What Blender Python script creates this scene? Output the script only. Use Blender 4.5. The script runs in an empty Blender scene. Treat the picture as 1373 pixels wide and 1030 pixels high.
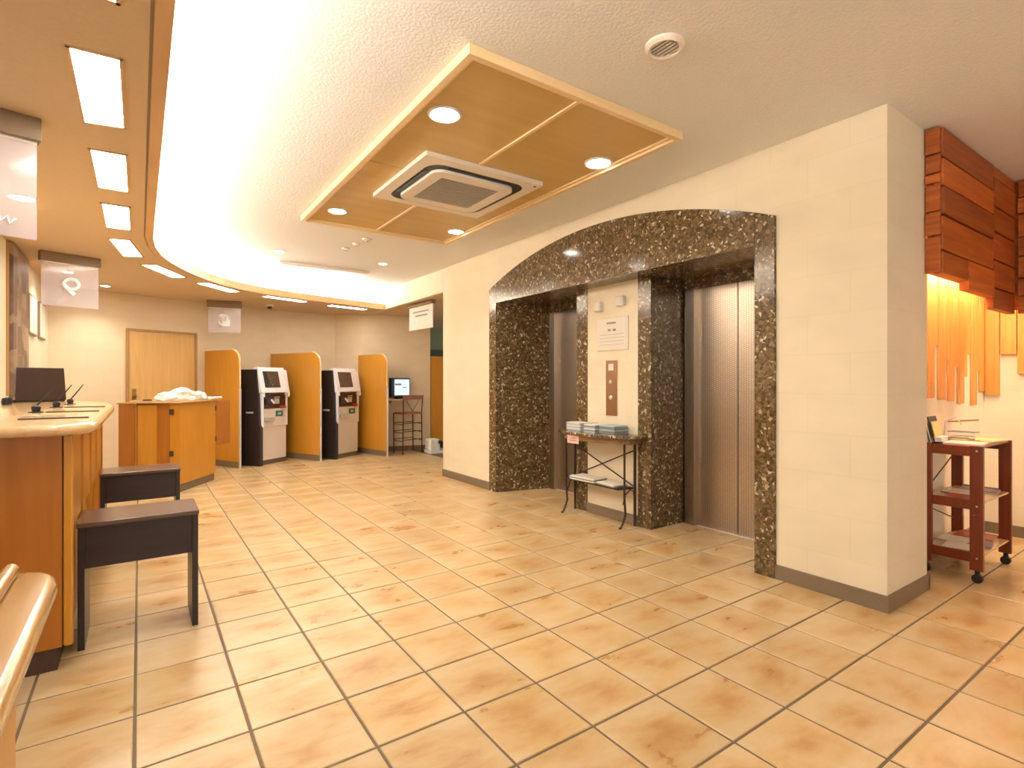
import bpy, bmesh, math, random
from math import sin, cos, pi, radians
from mathutils import Vector, Matrix

S = bpy.context.scene
C = bpy.context.scene.collection
rnd = random.Random(7)

# ------------------------------------------------------------------ camera
cam_d = bpy.data.cameras.new('camera')
cam = bpy.data.objects.new('camera', cam_d); C.objects.link(cam)
YAW = 0.609115; FPX = 716.0
cam.location = (0, 0, 1.22)
cam.rotation_euler = (pi/2, 0, -YAW)
cam_d.sensor_width = 36; cam_d.lens = FPX*36/1373
cam_d.shift_y = (512-515)/1373
cam_d.clip_start = 0.05; cam_d.clip_end = 100
S.camera = cam

# ------------------------------------------------------------------ world, exposure
W = bpy.data.worlds.new('world'); S.world = W; W.use_nodes = True
bg = W.node_tree.nodes['Background']
bg.inputs[0].default_value = (1.0, 0.97, 0.92, 1); bg.inputs[1].default_value = 0.5
S.view_settings.view_transform = 'Standard'; S.view_settings.look = 'None'
S.view_settings.exposure = 1.08; S.view_settings.gamma = 1
S.view_settings.use_curve_mapping = False
E_COVE = 30.0; E_PANEL = 17.0; E_DOWN = 30.0; W_DOWN = 20.0; E_NICHE = 75.0

# ------------------------------------------------------------------ materials
def new_mat(name):
    m = bpy.data.materials.new(name); m.use_nodes = True
    nt = m.node_tree; b = nt.nodes['Principled BSDF']
    return m, nt, b
def N(nt, t, **kw):
    n = nt.nodes.new(t)
    for k, v in kw.items(): setattr(n, k, v)
    return n
def plain(name, col, rough=.5, metal=0, spec=.5, bump=0, bscale=60, coat=0):
    m, nt, b = new_mat(name)
    b.inputs['Base Color'].default_value = (*col, 1)
    b.inputs['Roughness'].default_value = rough; b.inputs['Metallic'].default_value = metal
    b.inputs['Specular IOR Level'].default_value = spec; b.inputs['Coat Weight'].default_value = coat
    tc = N(nt, 'ShaderNodeTexCoord'); no = N(nt, 'ShaderNodeTexNoise')
    no.inputs['Scale'].default_value = bscale; no.inputs['Detail'].default_value = 4
    nt.links.new(tc.outputs['Object'], no.inputs['Vector'])
    # slight tonal variation
    mx = N(nt, 'ShaderNodeMix', data_type='RGBA'); mx.blend_type = 'MULTIPLY'; mx.inputs[0].default_value = .12
    mx.inputs[6].default_value = (*col, 1); nt.links.new(no.outputs['Fac'], mx.inputs[7]); nt.links.new(mx.outputs[2], b.inputs['Base Color'])
    if bump:
        bp = N(nt, 'ShaderNodeBump'); bp.inputs['Strength'].default_value = bump; bp.inputs['Distance'].default_value = .004
        nt.links.new(no.outputs['Fac'], bp.inputs['Height']); nt.links.new(bp.outputs['Normal'], b.inputs['Normal'])
    return m
def emit(name, col, strength):
    m, nt, b = new_mat(name)
    b.inputs['Base Color'].default_value = (*col, 1)
    b.inputs['Emission Color'].default_value = (*col, 1); b.inputs['Emission Strength'].default_value = strength
    return m
def wood(name, c1, c2, axis=2, rough=.35, scale=1.0, coat=0.15, rand=.0, spec=.5):
    """grain runs along axis"""
    m, nt, b = new_mat(name)
    tc = N(nt, 'ShaderNodeTexCoord'); mp = N(nt, 'ShaderNodeMapping')
    s = [14*scale]*3; s[axis] = 0.9*scale; mp.inputs['Scale'].default_value = s
    nt.links.new(tc.outputs['Object'], mp.inputs['Vector'])
    oi = N(nt, 'ShaderNodeObjectInfo')
    ad = N(nt, 'ShaderNodeVectorMath'); ad.operation = 'SCALE'
    cb = N(nt, 'ShaderNodeCombineXYZ')
    for i in range(3): nt.links.new(oi.outputs['Random'], cb.inputs[i])
    nt.links.new(cb.outputs[0], ad.inputs[0]); ad.inputs['Scale'].default_value = 37
    nt.links.new(ad.outputs[0], mp.inputs['Location'])
    no = N(nt, 'ShaderNodeTexNoise'); no.inputs['Scale'].default_value = 2.2; no.inputs['Detail'].default_value = 7; no.inputs['Distortion'].default_value = .6
    nt.links.new(mp.outputs[0], no.inputs['Vector'])
    cr = N(nt, 'ShaderNodeValToRGB'); e = cr.color_ramp.elements
    e[0].position = .32; e[0].color = (*c1, 1); e[1].position = .68; e[1].color = (*c2, 1)
    nt.links.new(no.outputs['Fac'], cr.inputs[0])
    out = cr.outputs[0]
    if rand:
        hs = N(nt, 'ShaderNodeHueSaturation'); mr = N(nt, 'ShaderNodeMapRange')
        mr.inputs['To Min'].default_value = 1-rand; mr.inputs['To Max'].default_value = 1+rand
        nt.links.new(oi.outputs['Random'], mr.inputs['Value']); nt.links.new(mr.outputs[0], hs.inputs['Value'])
        nt.links.new(out, hs.inputs['Color']); out = hs.outputs[0]
    nt.links.new(out, b.inputs['Base Color'])
    b.inputs['Roughness'].default_value = rough; b.inputs['Coat Weight'].default_value = coat; b.inputs['Coat Roughness'].default_value = .15
    b.inputs['Specular IOR Level'].default_value = spec
    bp = N(nt, 'ShaderNodeBump'); bp.inputs['Strength'].default_value = .08; bp.inputs['Distance'].default_value = .002
    nt.links.new(no.outputs['Fac'], bp.inputs['Height']); nt.links.new(bp.outputs['Normal'], b.inputs['Normal'])
    return m

M = {}
def tile_mat():
    m, nt, b = new_mat('floor tile'); L = nt.links.new
    tc = N(nt, 'ShaderNodeTexCoord'); oi = N(nt, 'ShaderNodeObjectInfo'); geo = N(nt, 'ShaderNodeNewGeometry')
    # per tile cell in world position, the same for the single tiles and the joined ones
    mp = N(nt, 'ShaderNodeMapping'); mp.inputs['Scale'].default_value = (2.2, 4.6, 1)
    wn = N(nt, 'ShaderNodeTexWhiteNoise'); wn.noise_dimensions = '2D'
    sc = N(nt, 'ShaderNodeVectorMath'); sc.operation = 'SCALE'; sc.inputs['Scale'].default_value = 1/TS
    off = N(nt, 'ShaderNodeVectorMath'); off.operation = 'SUBTRACT'; off.inputs[1].default_value = (TX0/TS, TY0/TS, 0)
    fl = N(nt, 'ShaderNodeVectorMath'); fl.operation = 'FLOOR'
    L(geo.outputs['Position'], sc.inputs[0]); L(sc.outputs[0], off.inputs[0]); L(off.outputs[0], fl.inputs[0]); L(fl.outputs[0], wn.inputs['Vector'])
    ad = N(nt, 'ShaderNodeVectorMath'); ad.operation = 'MULTIPLY_ADD'; ad.inputs[1].default_value = (9, 9, 9)
    L(wn.outputs['Color'], ad.inputs[0]); L(geo.outputs['Position'], mp.inputs['Vector']); L(mp.outputs[0], ad.inputs[2])
    n1 = N(nt, 'ShaderNodeTexNoise'); n1.inputs['Scale'].default_value = 1.5; n1.inputs['Detail'].default_value = 4; n1.inputs['Roughness'].default_value = .6; n1.inputs['Distortion'].default_value = .25
    L(ad.outputs[0], n1.inputs['Vector'])
    cr = N(nt, 'ShaderNodeValToRGB'); e = cr.color_ramp.elements
    e[0].position = .28; e[0].color = (.44, .235, .08, 1); e[1].position = .66; e[1].color = (.58, .43, .24, 1)
    k = cr.color_ramp.elements.new(.46); k.color = (.53, .35, .155, 1)
    fr = N(nt, 'ShaderNodeVectorMath'); fr.operation = 'FRACTION'; L(off.outputs[0], fr.inputs[0])
    ds = N(nt, 'ShaderNodeVectorMath'); ds.operation = 'DISTANCE'; ds.inputs[1].default_value = (.5, .5, 0)
    fz = N(nt, 'ShaderNodeVectorMath'); fz.operation = 'MULTIPLY'; fz.inputs[1].default_value = (1, 1, 0); L(fr.outputs[0], fz.inputs[0]); L(fz.outputs[0], ds.inputs[0])
    em = N(nt, 'ShaderNodeMath'); em.operation = 'MULTIPLY_ADD'; em.inputs[1].default_value = .42; em.inputs[2].default_value = -.14; L(ds.outputs['Value'], em.inputs[0])
    ea = N(nt, 'ShaderNodeMath'); ea.operation = 'ADD'; L(em.outputs[0], ea.inputs[0]); L(n1.outputs['Fac'], ea.inputs[1])
    L(ea.outputs[0], cr.inputs[0])
    hs = N(nt, 'ShaderNodeHueSaturation'); mr = N(nt, 'ShaderNodeMapRange'); mr.inputs['To Min'].default_value = .93; mr.inputs['To Max'].default_value = 1.07
    L(wn.outputs['Value'], mr.inputs['Value']); L(mr.outputs[0], hs.inputs['Value']); L(cr.outputs[0], hs.inputs['Color'])
    L(hs.outputs[0], b.inputs['Base Color'])
    b.inputs['Roughness'].default_value = .27; b.inputs['Specular IOR Level'].default_value = .5
    rr = N(nt, 'ShaderNodeMapRange'); rr.inputs['To Min'].default_value = .2; rr.inputs['To Max'].default_value = .42
    L(n1.outputs['Fac'], rr.inputs['Value']); L(rr.outputs[0], b.inputs['Roughness'])
    n2 = N(nt, 'ShaderNodeTexNoise'); n2.inputs['Scale'].default_value = 9; n2.inputs['Detail'].default_value = 3
    L(geo.outputs['Position'], n2.inputs['Vector'])
    bp = N(nt, 'ShaderNodeBump'); bp.inputs['Strength'].default_value = .12; bp.inputs['Distance'].default_value = .01
    L(n2.outputs['Fac'], bp.inputs['Height']); L(bp.outputs['Normal'], b.inputs['Normal'])
    return m
def marble_mat():
    m, nt, b = new_mat('conglomerate marble'); L = nt.links.new
    tc = N(nt, 'ShaderNodeTexCoord')
    nz = N(nt, 'ShaderNodeTexNoise'); nz.inputs['Scale'].default_value = 22; nz.inputs['Detail'].default_value = 3
    L(tc.outputs['Object'], nz.inputs['Vector'])
    mx = N(nt, 'ShaderNodeMix', data_type='VECTOR'); mx.inputs[0].default_value = .05
    L(tc.outputs['Object'], mx.inputs[4]); L(nz.outputs['Color'], mx.inputs[5])
    v1 = N(nt, 'ShaderNodeTexVoronoi'); v1.inputs['Scale'].default_value = 30; L(mx.outputs[1], v1.inputs['Vector'])
    v2 = N(nt, 'ShaderNodeTexVoronoi'); v2.inputs['Scale'].default_value = 62; L(mx.outputs[1], v2.inputs['Vector'])
    def ramp(v, stops):
        sp = N(nt, 'ShaderNodeSeparateColor'); L(v.outputs['Color'], sp.inputs[0])
        cr = N(nt, 'ShaderNodeValToRGB'); cr.color_ramp.interpolation = 'CONSTANT'
        e = cr.color_ramp.elements; e[0].position = 0; e[0].color = (*stops[0][1], 1); e[1].position = stops[1][0]; e[1].color = (*stops[1][1], 1)
        for p, c in stops[2:]:
            k = e.new(p); k.color = (*c, 1)
        L(sp.outputs[0], cr.inputs[0]); return cr.outputs[0]
    a = ramp(v1, [(0, (.088, .051, .019)), (.35, (.132, .081, .031)), (.62, (.182, .116, .048)), (.82, (.265, .18, .088)), (.93, (.50, .41, .27)), (.98, (.04, .022, .01))])
    c = ramp(v2, [(0, (.05, .03, .013)), (.45, (.12, .078, .034)), (.76, (.26, .18, .09)), (.92, (.66, .55, .38))])
    sel = N(nt, 'ShaderNodeMath'); sel.operation = 'GREATER_THAN'; sel.inputs[1].default_value = .47
    L(v1.outputs['Distance'], sel.inputs[0])
    m2 = N(nt, 'ShaderNodeMix', data_type='RGBA'); L(sel.outputs[0], m2.inputs[0]); L(a, m2.inputs[6]); L(c, m2.inputs[7])
    n3 = N(nt, 'ShaderNodeTexNoise'); n3.inputs['Scale'].default_value = 60; n3.inputs['Detail'].default_value = 4; L(tc.outputs['Object'], n3.inputs['Vector'])
    c3 = N(nt, 'ShaderNodeValToRGB'); c3.color_ramp.elements[0].position = .35; c3.color_ramp.elements[0].color = (.075, .045, .018, 1); c3.color_ramp.elements[1].position = .72; c3.color_ramp.elements[1].color = (.30, .21, .11, 1); L(n3.outputs['Fac'], c3.inputs[0])
    m3 = N(nt, 'ShaderNodeMix', data_type='RGBA'); m3.inputs[0].default_value = .25; L(m2.outputs[2], m3.inputs[6]); L(c3.outputs[0], m3.inputs[7])
    L(m3.outputs[2], b.inputs['Base Color']); b.inputs['Roughness'].default_value = .13; b.inputs['Specular IOR Level'].default_value = .5
    return m
def wallpaper(name, col, rough=.6):
    m, nt, b = new_mat(name); L = nt.links.new
    tc = N(nt, 'ShaderNodeTexCoord')
    n1 = N(nt, 'ShaderNodeTexNoise'); n1.inputs['Scale'].default_value = 3; n1.inputs['Detail'].default_value = 6
    mp = N(nt, 'ShaderNodeMapping'); mp.inputs['Scale'].default_value = (1, 1, 2.2)
    L(tc.outputs['Object'], mp.inputs['Vector']); L(mp.outputs[0], n1.inputs['Vector'])
    cr = N(nt, 'ShaderNodeValToRGB'); e = cr.color_ramp.elements
    e[0].position = .3; e[0].color = (*[c*.93 for c in col], 1); e[1].position = .7; e[1].color = (*col, 1)
    L(n1.outputs['Fac'], cr.inputs[0])
    sx = N(nt, 'ShaderNodeSeparateXYZ'); L(tc.outputs['Object'], sx.inputs[0]); sm = N(nt, 'ShaderNodeMath'); sm.operation = 'ADD'; L(sx.outputs[0], sm.inputs[0]); L(sx.outputs[1], sm.inputs[1])
    cm = N(nt, 'ShaderNodeCombineXYZ'); L(sm.outputs[0], cm.inputs[0]); L(sx.outputs[2], cm.inputs[1])
    bk = N(nt, 'ShaderNodeTexBrick'); bk.offset = .5; bk.inputs['Scale'].default_value = 1; bk.inputs['Brick Width'].default_value = .46; bk.inputs['Row Height'].default_value = .23
    bk.inputs['Mortar Size'].default_value = .0035; bk.inputs['Color1'].default_value = (1, 1, 1, 1); bk.inputs['Color2'].default_value = (.985, .98, .97, 1); bk.inputs['Mortar'].default_value = (.965, .945, .91, 1)
    L(cm.outputs[0], bk.inputs['Vector']); ml = N(nt, 'ShaderNodeMix', data_type='RGBA'); ml.blend_type = 'MULTIPLY'; ml.inputs[0].default_value = 1
    L(cr.outputs[0], ml.inputs[6]); L(bk.outputs['Color'], ml.inputs[7]); L(ml.outputs[2], b.inputs['Base Color'])
    n2 = N(nt, 'ShaderNodeTexNoise'); n2.inputs['Scale'].default_value = 90; L(tc.outputs['Object'], n2.inputs['Vector'])
    bp = N(nt, 'ShaderNodeBump'); bp.inputs['Strength'].default_value = .1; bp.inputs['Distance'].default_value = .003
    L(n2.outputs['Fac'], bp.inputs['Height']); L(bp.outputs['Normal'], b.inputs['Normal'])
    b.inputs['Roughness'].default_value = rough
    return m
def steel_mat(pattern):
    m, nt, b = new_mat('lift door steel'); L = nt.links.new
    b.inputs['Metallic'].default_value = 1; b.inputs['Base Color'].default_value = (.50, .43, .35, 1); b.inputs['Roughness'].default_value = .3
    if pattern:
        tc = N(nt, 'ShaderNodeTexCoord'); mp = N(nt, 'ShaderNodeMapping'); mp.inputs['Scale'].default_value = (1, 1, 1)
        mp.inputs['Rotation'].default_value = (0, radians(90), radians(0))
        L(tc.outputs['Object'], mp.inputs['Vector'])
        br = N(nt, 'ShaderNodeTexBrick'); br.inputs['Scale'].default_value = 34; br.inputs['Mortar Size'].default_value = .09
        br.inputs['Brick Width'].default_value = .55; br.inputs['Row Height'].default_value = .7
        br.inputs['Color1'].default_value = (.62, .54, .45, 1); br.inputs['Color2'].default_value = (.56, .49, .41, 1); br.inputs['Mortar'].default_value = (.40, .33, .27, 1)
        L(mp.outputs[0], br.inputs['Vector'])
        L(br.outputs['Color'], b.inputs['Base Color'])
        bp = N(nt, 'ShaderNodeBump'); bp.inputs['Strength'].default_value = .25; bp.inputs['Distance'].default_value = .002; bp.invert = True
        L(br.outputs['Fac'], bp.inputs['Height']); L(bp.outputs['Normal'], b.inputs['Normal'])
    return m
def frosted(name, col, alpha, emit_s=0):
    m, nt, b = new_mat(name); L = nt.links.new
    tr = N(nt, 'ShaderNodeBsdfTransparent'); mx = N(nt, 'ShaderNodeMixShader'); out = nt.nodes['Material Output']
    b.inputs['Base Color'].default_value = (*col, 1); b.inputs['Roughness'].default_value = .12
    tc = N(nt, 'ShaderNodeTexCoord'); no = N(nt, 'ShaderNodeTexNoise'); no.inputs['Scale'].default_value = 2
    L(tc.outputs['Object'], no.inputs['Vector'])
    mr = N(nt, 'ShaderNodeMapRange'); mr.inputs['To Min'].default_value = alpha-.12; mr.inputs['To Max'].default_value = alpha+.12
    L(no.outputs['Fac'], mr.inputs['Value']); L(mr.outputs[0], mx.inputs[0]); L(tr.outputs[0], mx.inputs[1]); L(b.outputs[0], mx.inputs[2]); L(mx.outputs[0], out.inputs['Surface'])
    return m

TS = 0.33346; TX0 = -0.0424*TS; TY0 = 6.161*TS
M['tile'] = tile_mat()
M['grout'] = plain('grout', (.19, .13, .08), .8)
M['marble'] = marble_mat()
M['wall'] = wallpaper('cream wallpaper', (.80, .70, .51))
M['wall_warmlit'] = wallpaper('cream wallpaper with painted warm light', (.84, .67, .44))  # same cream paper, the warmer light at the back put into its colour
M['wall2'] = wallpaper('niche plaster', (.84, .73, .56))
M['ceil'] = plain('textured white ceiling', (.86, .84, .80), .8, bump=.7, bscale=75)
M['soffit'] = plain('tan soffit paint', (.71, .53, .32), .7)
M['soffit_trim'] = wood('soffit edge wood', (.62, .38, .18), (.70, .45, .24), 1, .3)
M['base'] = plain('taupe baseboard', (.21, .15, .09), .45)
M['oak'] = wood('honey laminate', (.58, .25, .022), (.63, .29, .033), 2, .32)
M['oak_dark'] = wood('orange laminate', (.40, .135, .012), (.46, .165, .018), 2, .4)
M['oak_light'] = wood('pale birch top', (.64, .40, .18), (.72, .48, .24), 1, .2, coat=.5)
M['desktop'] = wood('honey desk top', (.47, .26, .085), (.54, .32, .12), 1, .22, coat=.5)
M['doorwood'] = wood('pale door veneer', (.66, .39, .12), (.74, .46, .17), 2, .4)
M['doorframe'] = wood('door frame wood', (.40, .22, .07), (.46, .26, .09), 2, .4)
M['panelwood'] = wood('ceiling plywood', (.57, .37, .115), (.64, .43, .155), 0, .4, scale=.3)
M['framewood'] = wood('pale ceiling moulding', (.80, .58, .30), (.86, .64, .36), 0, .4)
M['redwood'] = wood('reddish cedar board', (.31, .060, .004), (.50, .125, .011), 0, .5, rand=.3, coat=0)
M['redwood_y'] = wood('reddish cedar board side', (.31, .060, .004), (.50, .125, .011), 1, .5, rand=.3, coat=0)
M['slatwood'] = wood('light cedar slat', (.60, .23, .04), (.70, .32, .075), 2, .5, rand=.12, coat=0)
M['cart'] = wood('mahogany stained wood', (.15, .026, .006), (.22, .04, .011), 2, .3)
M['stool'] = wood('dark stained wood', (.018, .011, .012), (.028, .017, .017), 0, .38)
M['stooltop'] = wood('dark brown seat wood', (.085, .047, .034), (.12, .068, .047), 0, .25)
M['toe'] = plain('dark toe kick', (.075, .045, .025), .6)
M['steel'] = steel_mat(True); M['steel_plain'] = steel_mat(False)
M['chrome'] = plain('satin metal', (.86, .83, .79), .35, .8)
M['bronze'] = plain('bronze call plate', (.46, .29, .18), .28, 1)
M['apron'] = wood('brown table apron', (.24, .13, .05), (.30, .17, .07), 1, .4)
M['iron'] = plain('dark wrought iron', (.055, .03, .02), .45, .4)
M['black'] = plain('black plastic', (.02, .017, .015), .35)
M['kioskdark'] = plain('dark brown kiosk cabinet', (.035, .026, .024), .3)
M['kioskwhite'] = plain('kiosk white panel', (.80, .70, .60), .35)
M['silver'] = plain('silver bezel', (.90, .89, .94), .2, .1)
M['wine'] = plain('maroon kiosk fascia', (.10, .022, .014), .25)
M['screen_dark'] = plain('dark glass screen', (.05, .04, .035), .05, coat=1)
M['green'] = plain('green sticker', (.03, .16, .10), .4)
M['white'] = plain('white plastic', (.85, .83, .78), .4)
M['acwhite'] = plain('warm white plastic', (.84, .76, .66), .45)
M['paper'] = plain('paper', (.82, .76, .66), .7)
M['greypaper'] = plain('grey blue brochure', (.24, .27, .28), .5)
M['lightblue'] = plain('pale blue brochure', (.46, .53, .54), .5)
M['pink'] = plain('pink notice', (.86, .60, .55), .6)
M['orangep'] = plain('orange magazine', (.55, .16, .05), .45)
M['redp'] = plain('red magazine', (.40, .06, .03), .45)
M['bluep'] = plain('purple grey magazine', (.30, .22, .24), .45)
M['yellowp'] = plain('yellow leaflet', (.85, .68, .25), .5)
M['ink'] = plain('grey print', (.30, .26, .22), .7)
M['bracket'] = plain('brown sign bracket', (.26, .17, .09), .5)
M['sign'] = frosted('translucent sign panel', (.85, .80, .86), .27)
M['signwhite'] = plain('white sign print', (.92, .92, .95), .4)
M['signpanel'] = plain('white sign board', (.78, .72, .66), .4)
M['grille'] = plain('grey grille', (.50, .45, .38), .6)
M['lens'] = emit('light panel diffuser', (1, .96, .90), E_PANEL)
M['down'] = emit('downlight lens', (1, .97, .91), E_DOWN)
M['cove'] = emit('cove lamp tube', (1, .98, .94), E_COVE)
M['nichelamp'] = emit('warm niche lamp', (1, .82, .56), E_NICHE)
M['monitor'] = emit('lit monitor', (.50, .66, .72), .62)
M['laptop'] = plain('dark brown laptop lid', (.045, .022, .012), .35)
M['redseat'] = wood('reddish seat wood', (.28, .07, .02), (.36, .10, .03), 0, .35)
M['brass'] = plain('brass lock', (.55, .40, .15), .3, 1)
M['greenwall'] = plain('pale green wall', (.30, .34, .20), .6)
M['greentrim'] = plain('dark olive trim', (.05, .07, .03), .5)
M['bag'] = plain('white plastic bag', (.80, .80, .72), .25, bump=.6, bscale=14)
def picture_mat():
    m, nt, b = new_mat('brown stone picture'); L = nt.links.new
    tc = N(nt, 'ShaderNodeTexCoord'); mp = N(nt, 'ShaderNodeMapping'); mp.inputs['Rotation'].default_value = (pi/2, 0, pi/2)
    L(tc.outputs['Object'], mp.inputs['Vector'])
    v = N(nt, 'ShaderNodeTexVoronoi'); v.inputs['Scale'].default_value = 5; v.distance = 'CHEBYCHEV'; L(tc.outputs['Object'], v.inputs['Vector'])
    no = N(nt, 'ShaderNodeTexNoise'); no.inputs['Scale'].default_value = 11; L(tc.outputs['Object'], no.inputs['Vector'])
    sp = N(nt, 'ShaderNodeSeparateColor'); L(v.outputs['Color'], sp.inputs[0])
    ad = N(nt, 'ShaderNodeMath'); ad.operation = 'MULTIPLY_ADD'; ad.inputs[1].default_value = .6; L(sp.outputs[0], ad.inputs[0]); 
    ml = N(nt, 'ShaderNodeMath'); ml.operation = 'MULTIPLY'; ml.inputs[1].default_value = .4; L(no.outputs['Fac'], ml.inputs[0]); L(ml.outputs[0], ad.inputs[2])
    cr = N(nt, 'ShaderNodeValToRGB'); e = cr.color_ramp.elements; e[0].position = .12; e[0].color = (.10, .055, .03, 1); e[1].position = .8; e[1].color = (.42, .30, .20, 1)
    k = e.new(.45); k.color = (.20, .125, .095, 1)
    L(ad.outputs[0], cr.inputs[0]); L(cr.outputs[0], b.inputs['Base Color']); b.inputs['Roughness'].default_value = .4
    return m
M['picture'] = picture_mat()

# ------------------------------------------------------------------ mesh builder
class MB:
    def __init__(s): s.v = []; s.f = []
    def add(s, vs, fs):
        o = len(s.v); s.v += [tuple(v) for v in vs]; s.f += [tuple(i+o for i in f) for f in fs]; return s
    def box(s, x0, y0, z0, x1, y1, z1, mat=None):
        vs = [Vector((x, y, z)) for z in (z0, z1) for y in (y0, y1) for x in (x0, x1)]
        if mat is not None: vs = [mat @ v for v in vs]
        return s.add(vs, [(0, 2, 3, 1), (4, 5, 7, 6), (0, 1, 5, 4), (2, 6, 7, 3), (0, 4, 6, 2), (1, 3, 7, 5)])
    def prism(s, poly, z0, z1, mat=None):
        a = sum(poly[i][0]*poly[(i+1) % len(poly)][1]-poly[(i+1) % len(poly)][0]*poly[i][1] for i in range(len(poly)))
        if a < 0: poly = poly[::-1]
        n = len(poly); vs = [Vector((x, y, z0)) for x, y in poly]+[Vector((x, y, z1)) for x, y in poly]
        if mat is not None: vs = [mat @ v for v in vs]
        return s.add(vs, [tuple(range(n))[::-1], tuple(range(n, 2*n))]+[(i, (i+1) % n, n+(i+1) % n, n+i) for i in range(n)])
    def bar(s, p, q, w, h=None, up=(0, 0, 1)):
        p, q = Vector(p), Vector(q); h = h or w; d = (q-p); l = d.length; d.normalize()
        u = Vector(up)
        if abs(d.dot(u)) > .98: u = Vector((1, 0, 0))
        a = d.cross(u).normalized(); b = a.cross(d).normalized()
        m = Matrix((( a.x, d.x, b.x, p.x), (a.y, d.y, b.y, p.y), (a.z, d.z, b.z, p.z), (0, 0, 0, 1)))
        return s.box(-w/2, 0, -h/2, w/2, l, h/2, m)
    def tube(s, pts, r, n=8, closed=False):
        pts = [Vector(p) for p in pts]; k = len(pts); rings = []
        rs = r if isinstance(r, (list, tuple)) else [r]*k
        prev = None
        for i, p in enumerate(pts):
            if closed: d = pts[(i+1) % k]-pts[i-1]
            else: d = pts[min(i+1, k-1)]-pts[max(i-1, 0)]
            d.normalize()
            if prev is None:
                a = d.orthogonal().normalized()
            else:
                a = (prev-d*prev.dot(d)).normalized()
            prev = a; b = d.cross(a)
            rings.append([p+(a*cos(2*pi*j/n)+b*sin(2*pi*j/n))*rs[i] for j in range(n)])
        vs = [v for R in rings for v in R]; fs = []
        m = k if closed else k-1
        for i in range(m):
            for j in range(n):
                fs.append((i*n+j, i*n+(j+1) % n, ((i+1) % k)*n+(j+1) % n, ((i+1) % k)*n+j))
        if not closed: fs += [tuple(range(n))[::-1], tuple((k-1)*n+j for j in range(n))]
        return s.add(vs, fs)
    def lathe(s, prof, n=24, c=(0, 0, 0)):
        vs = []; fs = []; k = len(prof)
        for r, z in prof:
            for j in range(n): vs.append((c[0]+r*cos(2*pi*j/n), c[1]+r*sin(2*pi*j/n), c[2]+z))
        for i in range(k-1):
            for j in range(n): fs.append((i*n+j, i*n+(j+1) % n, (i+1)*n+(j+1) % n, (i+1)*n+j))
        fs += [tuple(range(n))[::-1], tuple((k-1)*n+j for j in range(n))]
        return s.add(vs, fs)
    def build(s, name, mat, parent=None, bevel=0, smooth=False, seg=2, loc=None):
        me = bpy.data.meshes.new(name); me.from_pydata(s.v, [], s.f)
        bm = bmesh.new(); bm.from_mesh(me); bmesh.ops.recalc_face_normals(bm, faces=bm.faces[:])
        if bevel:
            es = [e for e in bm.edges if len(e.link_faces) == 2 and e.calc_face_angle(0) > .6]
            bmesh.ops.bevel(bm, geom=es, offset=bevel, segments=seg, affect='EDGES', profile=.5)
        if smooth:
            for f in bm.faces: f.smooth = True
        bm.to_mesh(me); bm.free()
        if smooth:
            try: me.set_sharp_from_angle(angle=radians(40))
            except Exception: pass
        me.materials.append(M[mat] if isinstance(mat, str) else mat)
        o = bpy.data.objects.new(name, me); C.objects.link(o)
        if parent: o.parent = parent
        if loc: o.location = loc
        return o
def box(name, mat, b, parent=None, bevel=0, **k):
    return MB().box(*b).build(name, mat, parent, bevel, **k)
def tag(o, label=None, cat=None, group=None, kind=None):
    if label: o['label'] = label
    if cat: o['category'] = cat
    if group: o['group'] = group
    if kind: o['kind'] = kind
    return o
def thing(name, label, cat, loc=(0, 0, 0), rz=0, group=None, kind=None):
    o = bpy.data.objects.new(name, None); C.objects.link(o); o.empty_display_size = .05
    o.location = loc; o.rotation_euler = (0, 0, rz)
    return tag(o, label, cat, group, kind)
def struct(o, label, cat='structure'): return tag(o, label, cat, None, 'structure')
def copy_tree(o, parent=None):
    c = o.copy(); C.objects.link(c); c.parent = parent
    for ch in [x for x in C.objects if x.parent == o]: copy_tree(ch, c)
    return c
def local_box(name, mat, b, org, **k):
    """world-space box whose object origin sits at org"""
    x0, y0, z0, x1, y1, z1 = b
    return MB().box(x0-org[0], y0-org[1], z0-org[2], x1-org[0], y1-org[1], z1-org[2]).build(name, mat, loc=org, **k)

# ------------------------------------------------------------------ floor
XW = 3.24; ZC = 2.69; ZL = 2.39; XL = -0.9
floor = struct(box('floor', 'grout', (-3, -3, -.12, 8, 12.5, -.004)), 'honey beige square tiled lobby floor with brown grout', 'floor')
def proj(X, Y, Z):
    F = (sin(YAW), cos(YAW)); d = X*F[0]+Y*F[1]
    if d < .3: return None
    return 686.5+FPX*(X*F[1]-Y*F[0])/d, 512-FPX*(Z-1.22)/d
def covered(x0, y0, x1, y1):
    for a, b, c, d in ((-3, -3, -.26, 1.55), (-3, 2.96, -.26, 6.2), (3.26, 1.2, 3.78, 1.8), (3.9, 1.4, 8, 12.5), (3.9, 1.0, 3.91, 1.1), (3.46, 3.1, 4.3, 3.7), (3.26, 5.05, 8, 6.2), (5.66, -3, 8, 12.5)):
        if x0 >= a and y0 >= b and x1 <= c and y1 <= d: return True
    if y0 > 8.45+(x0+.93)*.373+.1 or y0 > 9.4 or x1 < -.93: return True
    return False
tiles = []
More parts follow.
